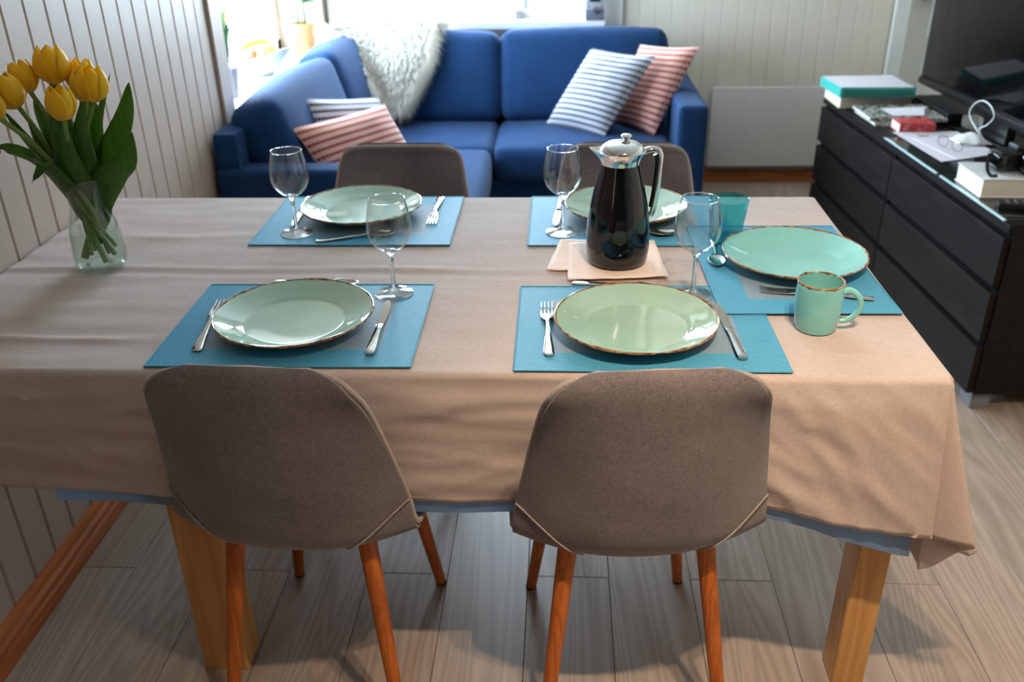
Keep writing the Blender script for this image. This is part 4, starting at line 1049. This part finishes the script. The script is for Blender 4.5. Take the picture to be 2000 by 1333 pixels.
quad_block('label_recess', [(2.318, 2.4815), (2.596, 2.4725), (2.596, 2.4775), (2.318, 2.4865)], .656, .679, 'teal_dark', tbx, 0, (2.45, 2.60, .649))
ps = obj('paper_sheet', (lambda bm: (sweep_plate(bm, [(x-2.45, y-2.60) for x, y in inset(tb, .04)], 0, .0012), bm)[1])(bmesh.new()), 'paper', None, (2.45, 2.60, .6885), smooth=False)
tag(ps, 'white paper sheet lying on the teal document box', 'paper')
mgp = [(2.360, 2.232), (2.640, 2.205), (2.650, 2.455), (2.352, 2.452)]
book('magazine', 'lower glossy magazine of the pair beside the teal box', 'magazine', [(2.372, 2.205), (2.600, 2.205), (2.610, 2.45), (2.362, 2.45)], DT+.0005, .615, 'magazine_cover', 0, 'magazines on the dresser')
book('magazine', 'upper grey photo magazine with folded paper on it', 'magazine', mgp, .6155, .627, 'magazine_cover', 0, 'magazines on the dresser')
bm = bmesh.new(); vv = [bm.verts.new(p) for p in ((-.10, .05, 0), (.10, .08, 0), (.02, -.09, .004), (-.09, -.07, 0), (.05, 0, .012))]; bm.faces.new((vv[0], vv[4], vv[2], vv[3])); bm.faces.new((vv[0], vv[1], vv[4])); bm.faces.new((vv[1], vv[2], vv[4]))
o = obj('folded_paper', bm, 'paper', None, (2.545, 2.335, .6282), smooth=False); o.modifiers.new('t', 'SOLIDIFY').thickness = .0006; tag(o, 'folded white paper on top of the magazines', 'paper')
book('paperback', 'small red paperback in front of the magazines', 'book', [(2.428, 2.100), (2.556, 2.095), (2.560, 2.200), (2.428, 2.200)], DT+.0005, .636, 'red_cover', 0)
bm = bmesh.new(); sweep_plate(bm, [(-.135, .175), (.15, .18), (.16, -.10), (-.10, -.215)], 0, .0006); tag(obj('paper_sheet', bm, 'paper', None, (2.540, 1.925, GZ+.0002), smooth=False), 'large white paper sheet flat on the dresser under the eyeglasses', 'paper')
bm = bmesh.new(); sweep_plate(bm, [(-.08, .12), (.13, .11), (.14, -.09), (-.04, -.16)], 0, .0016); tag(obj('letter', bm, 'paper', None, (2.530, 1.890, GZ+.0010), R(0) and 0 or (0, 0, .05), smooth=False), 'smaller white folded letter lying on the large paper sheet', 'paper')
# keys
ky = thing('key_ring', 'small brass key on the papers near the red paperback', 'key', (2.480, 2.035, GZ+.0014)); bm = bmesh.new(); tube(bm, [(.008*math.cos(2*PI*k/16), .008*math.sin(2*PI*k/16), .0015) for k in range(16)], .0012, 6, closed=True); obj('ring', bm, 'steel', ky)
bm = bmesh.new(); sweep_plate(bm, [(.006, -.004), (.016, -.004), (.018, -.0015), (.034, -.0015), (.034, .0015), (.018, .0015), (.016, .004), (.006, .004)], .0005, .0022); obj('key_blade', bm, 'rim_brown', ky, smooth=False)
# eyeglasses
eg = thing('eyeglasses', 'thin wire-rimmed eyeglasses lying on the white letter', 'eyeglasses', (2.515, 1.850, GZ+.0030), R(-70))
for s in (-1, 1):
    lp = [(s*.034+.025*math.cos(2*PI*k/32), .0, .022+.019*math.sin(2*PI*k/32)) for k in range(32)]
    bm = bmesh.new(); tube(bm, lp, .0009, 6, closed=True); rm = obj('rim', bm, 'dark_metal', eg)
    bm = bmesh.new(); vsx = [bm.verts.new(p) for p in lp]; bm.faces.new(vsx); obj('lens', bm, 'pane_glass', rm, smooth=False)
    bm = bmesh.new(); tube(bm, cr([(s*.059, 0, .026), (s*.066, .012, .025), (s*.068, .08, .020), (s*.064, .13, .002)], 5), .0009, 6); obj('temple', bm, 'dark_metal', eg)
bm = bmesh.new(); tube(bm, cr([(-.010, 0, .026), (0, -.003, .031), (.010, 0, .026)], 5), .0009, 6); obj('bridge', bm, 'dark_metal', eg)
# face mask
fmk = thing('face_mask', 'folded white face mask with its elastic loop standing up', 'face mask', (2.625, 1.955, GZ+.0015))
def fnm(u, v):
    a, b = 2*u-1, 2*v-1; w = 1-.35*max(0, -a)
    return Vector((a*.055, b*.062*w, .004+.026*(1-a*a)*(1-b*b)+.002*math.sin(7*a)))
bm = bmesh.new(); grid(bm, fnm, 16, 16); o = obj('shell', bm, 'mask_white', fmk); o.modifiers.new('t', 'SOLIDIFY').thickness = .0015
bm = bmesh.new(); tube(bm, cr([(.03, -.02, .012), (.0, -.045, .050), (.0, .02, .072), (.0, .048, .095), (.0, .02, .130), (.0, -.040, .153), (.0, -.105, .148), (.0, -.142, .122), (.0, -.105, .086), (.0, -.055, .056), (.035, -.045, .012)], 8), .0021, 8); obj('ear_loop', bm, 'mask_white', fmk)
# thick book with camera
book('hardcover_book', 'thick white hardcover book with red edge under the black camera', 'book', [(2.412, 1.335), (2.640, 1.325), (2.650, 1.500), (2.408, 1.515)], GZ+.0002, .662, 'ceramic_white', 1)
cm = thing('camera', 'black digital camera with its neck strap lying on the thick white book', 'camera', (2.545, 1.435, .6625), R(8))
obj('body', bx((-.075, -.032, .004), (.075, .030, .062), .010, 3), 'black_matte', cm)
obj('hump', bx((-.024, -.026, .058), (.024, .026, .080), .008, 3), 'black_matte', cm)
obj('grip', bx((-.086, -.046, .006), (-.050, .024, .058), .012, 3), 'black_gloss', cm)
bm = bmesh.new(); lathe(bm, [(0, .0), (.032, .0), (.033, .020), (.036, .022), (.036, .055), (.030, .058), (.028, .050), (0, .046)], 32, Matrix.Translation((.012, -.030, .034)) @ Matrix.Rotation(R(90), 4, 'X')); obj('lens', bm, 'black_gloss', cm)
bm = bmesh.new(); lathe(bm, [(0, .062), (.010, .062), (.010, .070), (0, .071)], 20, Matrix.Translation((.052, 0, 0))); obj('dial', bm, 'steel', cm)
bm = bmesh.new(); tube(bm, cr([(-.078, .0, .052), (-.105, -.02, .050), (-.118, -.045, .022), (-.112, -.06, .004), (-.095, -.065, .004)], 6), [.006]*25, 8, flat=.25); obj('strap', bm, 'black_matte', cm)
# phone / remote control
rc = thing('remote_control', 'black remote control on the dresser end in front of the book', 'remote', (2.515, 1.245, GZ+.0002), R(78))
obj('shell', bx((-.022, -.085, 0), (.022, .085, .016), .005, 2), 'black_matte', rc)
for i in range(6):
    for j in range(3): obj('button', bx((-.014+j*.011, -.055+i*.022, .0155), (-.008+j*.011, -.047+i*.022, .0175), .001, 1), 'grey_plastic', rc, smooth=False)
# white cable behind the dresser end
bm = bmesh.new(); tube(bm, cr([(2.62, 3.38, .01), (2.55, 3.30, .004), (2.50, 3.20, .03), (2.515, 3.15, .075), (2.56, 3.18, .10), (2.62, 3.22, .06)], 8), .0028, 8)
bmesh.ops.translate(bm, vec=(-2.55, -3.3, 0), verts=bm.verts); tag(obj('power_cable', bm, 'cable_white', None, (2.55, 3.3, 0)), 'thin white cable looped on the floor behind the dresser', 'cable')

# ------------------------------------------------------------------ things on the window sills
cu = thing('control_unit', 'upright silver-grey control unit with dark display and round knob on the sill', 'control unit', (1.337, 3.395, .8385))
obj('body', bx((-.046, -.02, 0), (.046, .02, .26), .004), 'silver_plastic', cu)
obj('lower_panel', bx((-.046, -.0215, .0), (.046, -.0190, .050), .001), 'grey_plastic', cu)
obj('display', bx((-.026, -.0222, .086), (.026, -.0192, .112), .001), 'lcd', cu)
bm = bmesh.new(); lathe(bm, [(0, 0), (.017, 0), (.016, .010), (.009, .013), (0, .013)], 28, Matrix.Translation((.006, -.0195, .048)) @ Matrix.Rotation(R(90), 4, 'X')); obj('knob', bm, 'steel', cu)
for q in (-.03, .032):
    bm = bmesh.new(); lathe(bm, [(0, 0), (.004, 0), (.004, .002), (0, .0025)], 12, Matrix.Translation((q, -.0195, .064)) @ Matrix.Rotation(R(90), 4, 'X')); obj('button', bm, 'grey_plastic', cu)
SZ = .7225
# slim vase with a spiky plant
sv = thing('slim_vase', 'small grey tapered pot with a spiky plant at the sill end', 'plant pot', (-.115, 2.235, SZ))
bm = bmesh.new(); lathe(bm, [(0, 0), (.026, 0), (.030, .04), (.036, .115), (.032, .115), (.027, .04), (0, .02)], 32); obj('pot', bm, 'ceramic_grey', sv)
rn = random.Random(5)
for i in range(16):
    a = rn.uniform(0, 6.28); L = rn.uniform(.12, .34); sp_ = rn.uniform(.1, .32)
    bm = leaf_surface([(0, 0, .10), (math.cos(a)*.012, math.sin(a)*.012, .10+L*.4), (math.cos(a)*L*sp_*.6, math.sin(a)*L*sp_*.6, .10+L*.75), (math.cos(a)*L*sp_*1.3, math.sin(a)*L*sp_*1.3, .10+L)], rn.uniform(.006, .011), .3, 0, (math.cos(a+1.5), math.sin(a+1.5), 0))
    obj('leaf', bm, 'plant_yellow' if i % 3 == 0 else 'plant_green', sv)
# fruit bowl
fbw = thing('fruit_bowl', 'wide white ceramic bowl on the sill behind the sofa, filled with fruit', 'bowl', (-.135, 2.70, SZ))
bm = bmesh.new(); lathe(bm, [(0, .004), (.040, .004), (.044, 0), (.050, .002), (.085, .030), (.118, .070), (.138, .098), (.134, .099), (.112, .074), (.080, .036), (.045, .012), (0, .010)], 48)
for v in bm.verts: v.co.z += .018*math.cos(2*math.atan2(v.co.y, v.co.x)+.6)*(v.co.xy.length/.138)**2
obj('bowl_body', bm, 'ceramic_white', fbw)
def fruit(name, label, mat, loc, r, cat):
    bm = bmesh.new(); lathe(bm, [(0, -r*.93)] + [(r*math.cos(t), r*.95*math.sin(t)) for t in np.linspace(-1.35, 1.3, 14)] + [(r*.10, r*.88), (0, r*.82)], 28)
    t = thing(name, label, cat, loc); obj('flesh', bm, mat, t)
    bm = bmesh.new(); tube(bm, [(0, 0, r*.80), (.001, 0, r*.95), (.003, 0, r*1.12)], .0016, 6); obj('stalk', bm, 'stem_green', t)
fruit('orange', 'orange in the white bowl on the sill, beside the apple', 'orange_skin', (-.105, 2.745, SZ+.082), .036, 'fruit')
fruit('apple', 'red apple in the white sill bowl beside the orange', 'apple_skin', (-.165, 2.690, SZ+.080), .034, 'fruit')
fruit('orange', 'second orange in the sill bowl nearer the spiky plant', 'orange_skin', (-.10, 2.655, SZ+.078), .034, 'fruit')
bn = thing('banana', 'single banana curved across the fruit in the white bowl', 'fruit', (-.15, 2.72, SZ+.108))
bm = bmesh.new(); pts = cr([(-.06, -.05, .0), (-.03, -.015, .018), (.01, .02, .024), (.05, .05, .014)], 6); tube(bm, pts, [.004+.012*math.sin(PI*min(1, k/18*1.02))**.5 for k in range(19)], 8); obj('peel', bm, 'banana_skin', bn)
bm = bmesh.new(); tube(bm, [(.05, .05, .014), (.062, .060, .008)], [.004, .003], 6); obj('stalk', bm, 'plant_green', bn)
# bamboo pot with palm
bp_ = thing('potted_palm', 'leafy green palm in a pale bamboo pot in the window corner', 'potted plant', (-.075, 3.20, SZ))
bm = bmesh.new(); lathe(bm, [(0, 0), (.045, 0), (.050, .01), (.066, .14), (.0665, .145), (.060, .145), (.055, .13), (0, .125)], 40); obj('pot', bm, 'bamboo', bp_)
bm = bmesh.new(); lathe(bm, [(0, .128), (.057, .128), (.057, .131), (0, .134)], 24); obj('soil', bm, 'sofa_foot', bp_)
for i in range(9):
    a = 2*PI*i/9+.3; r0 = .02; h = rn.uniform(.30, .55); lean = rn.uniform(.03, .09)
    pth = cr([(r0*math.cos(a), r0*math.sin(a), .13), (r0*math.cos(a)*1.3, r0*math.sin(a)*1.3, .13+h*.5), ((r0+lean)*math.cos(a), (r0+lean)*math.sin(a), .13+h)], 6)
    bm = bmesh.new(); tube(bm, pth, [.004-.002*k/(len(pth)-1) for k in range(len(pth))], 6); st_ = obj('frond_stem', bm, 'plant_green', bp_)
    for k in range(4, len(pth)):
        for s in (-1, 1):
            p = Vector(pth[k]); dirv = Vector((math.cos(a+s*1.2), math.sin(a+s*1.2), .25)); L = rn.uniform(.05, .09)
            bm = leaf_surface([tuple(p), tuple(p+dirv*L*.5), tuple(p+dirv*L+Vector((0, 0, -.02)))], .011, .25, 0, (0, 0, 1) if abs(dirv.z) < .9 else (1, 0, 0)); obj('leaflet', bm, 'plant_green', st_)

# ------------------------------------------------------------------ ceiling spotlight bar (above the camera side of the table)
cl = thing('ceiling_spotlight', 'white ceiling light bar with two warm spot heads', 'ceiling light', (1.55, -.74, ZC))
obj('bar', bx((-.24, -.03, -.03), (.24, .03, -.0005), .006), 'white_paint', cl)
k = N('bulb_glow'); k.set(color=lin(255, 220, 180), rough=.4); k.b.inputs['Emission Color'].default_value = LAMP_C+(1,); k.b.inputs['Emission Strength'].default_value = 20.0; MAT['bulb'] = k.m
for i, xx in enumerate((-.075, .075)):
    bm = bmesh.new(); lathe(bm, [(0, -.03), (.012, -.03), (.012, -.055), (.034, -.065), (.038, -.13), (.035, -.13), (.030, -.075), (0, -.07)], 28, Matrix.Translation((xx, 0, 0))); hd_ = obj('spot_head', bm, 'white_paint', cl)
    bm = bmesh.new(); lathe(bm, [(0, -.118), (.020, -.118), (.028, -.124), (.020, -.132), (0, -.135)], 24, Matrix.Translation((xx, 0, 0))); obj('bulb', bm, 'bulb', hd_)
    l = bpy.data.lights.new('spot_bulb', 'SPOT'); l.energy = LAMP_W; l.color = LAMP_C; l.shadow_soft_size = .022; l.spot_size = R(98); l.spot_blend = .9
    lo = bpy.data.objects.new('spot_bulb', l); COL.objects.link(lo); lo.location = (xx, 0, -.15); lo.rotation_euler = (R(10), R(-14), 0); lo.parent = cl
bpy.context.view_layer.update()
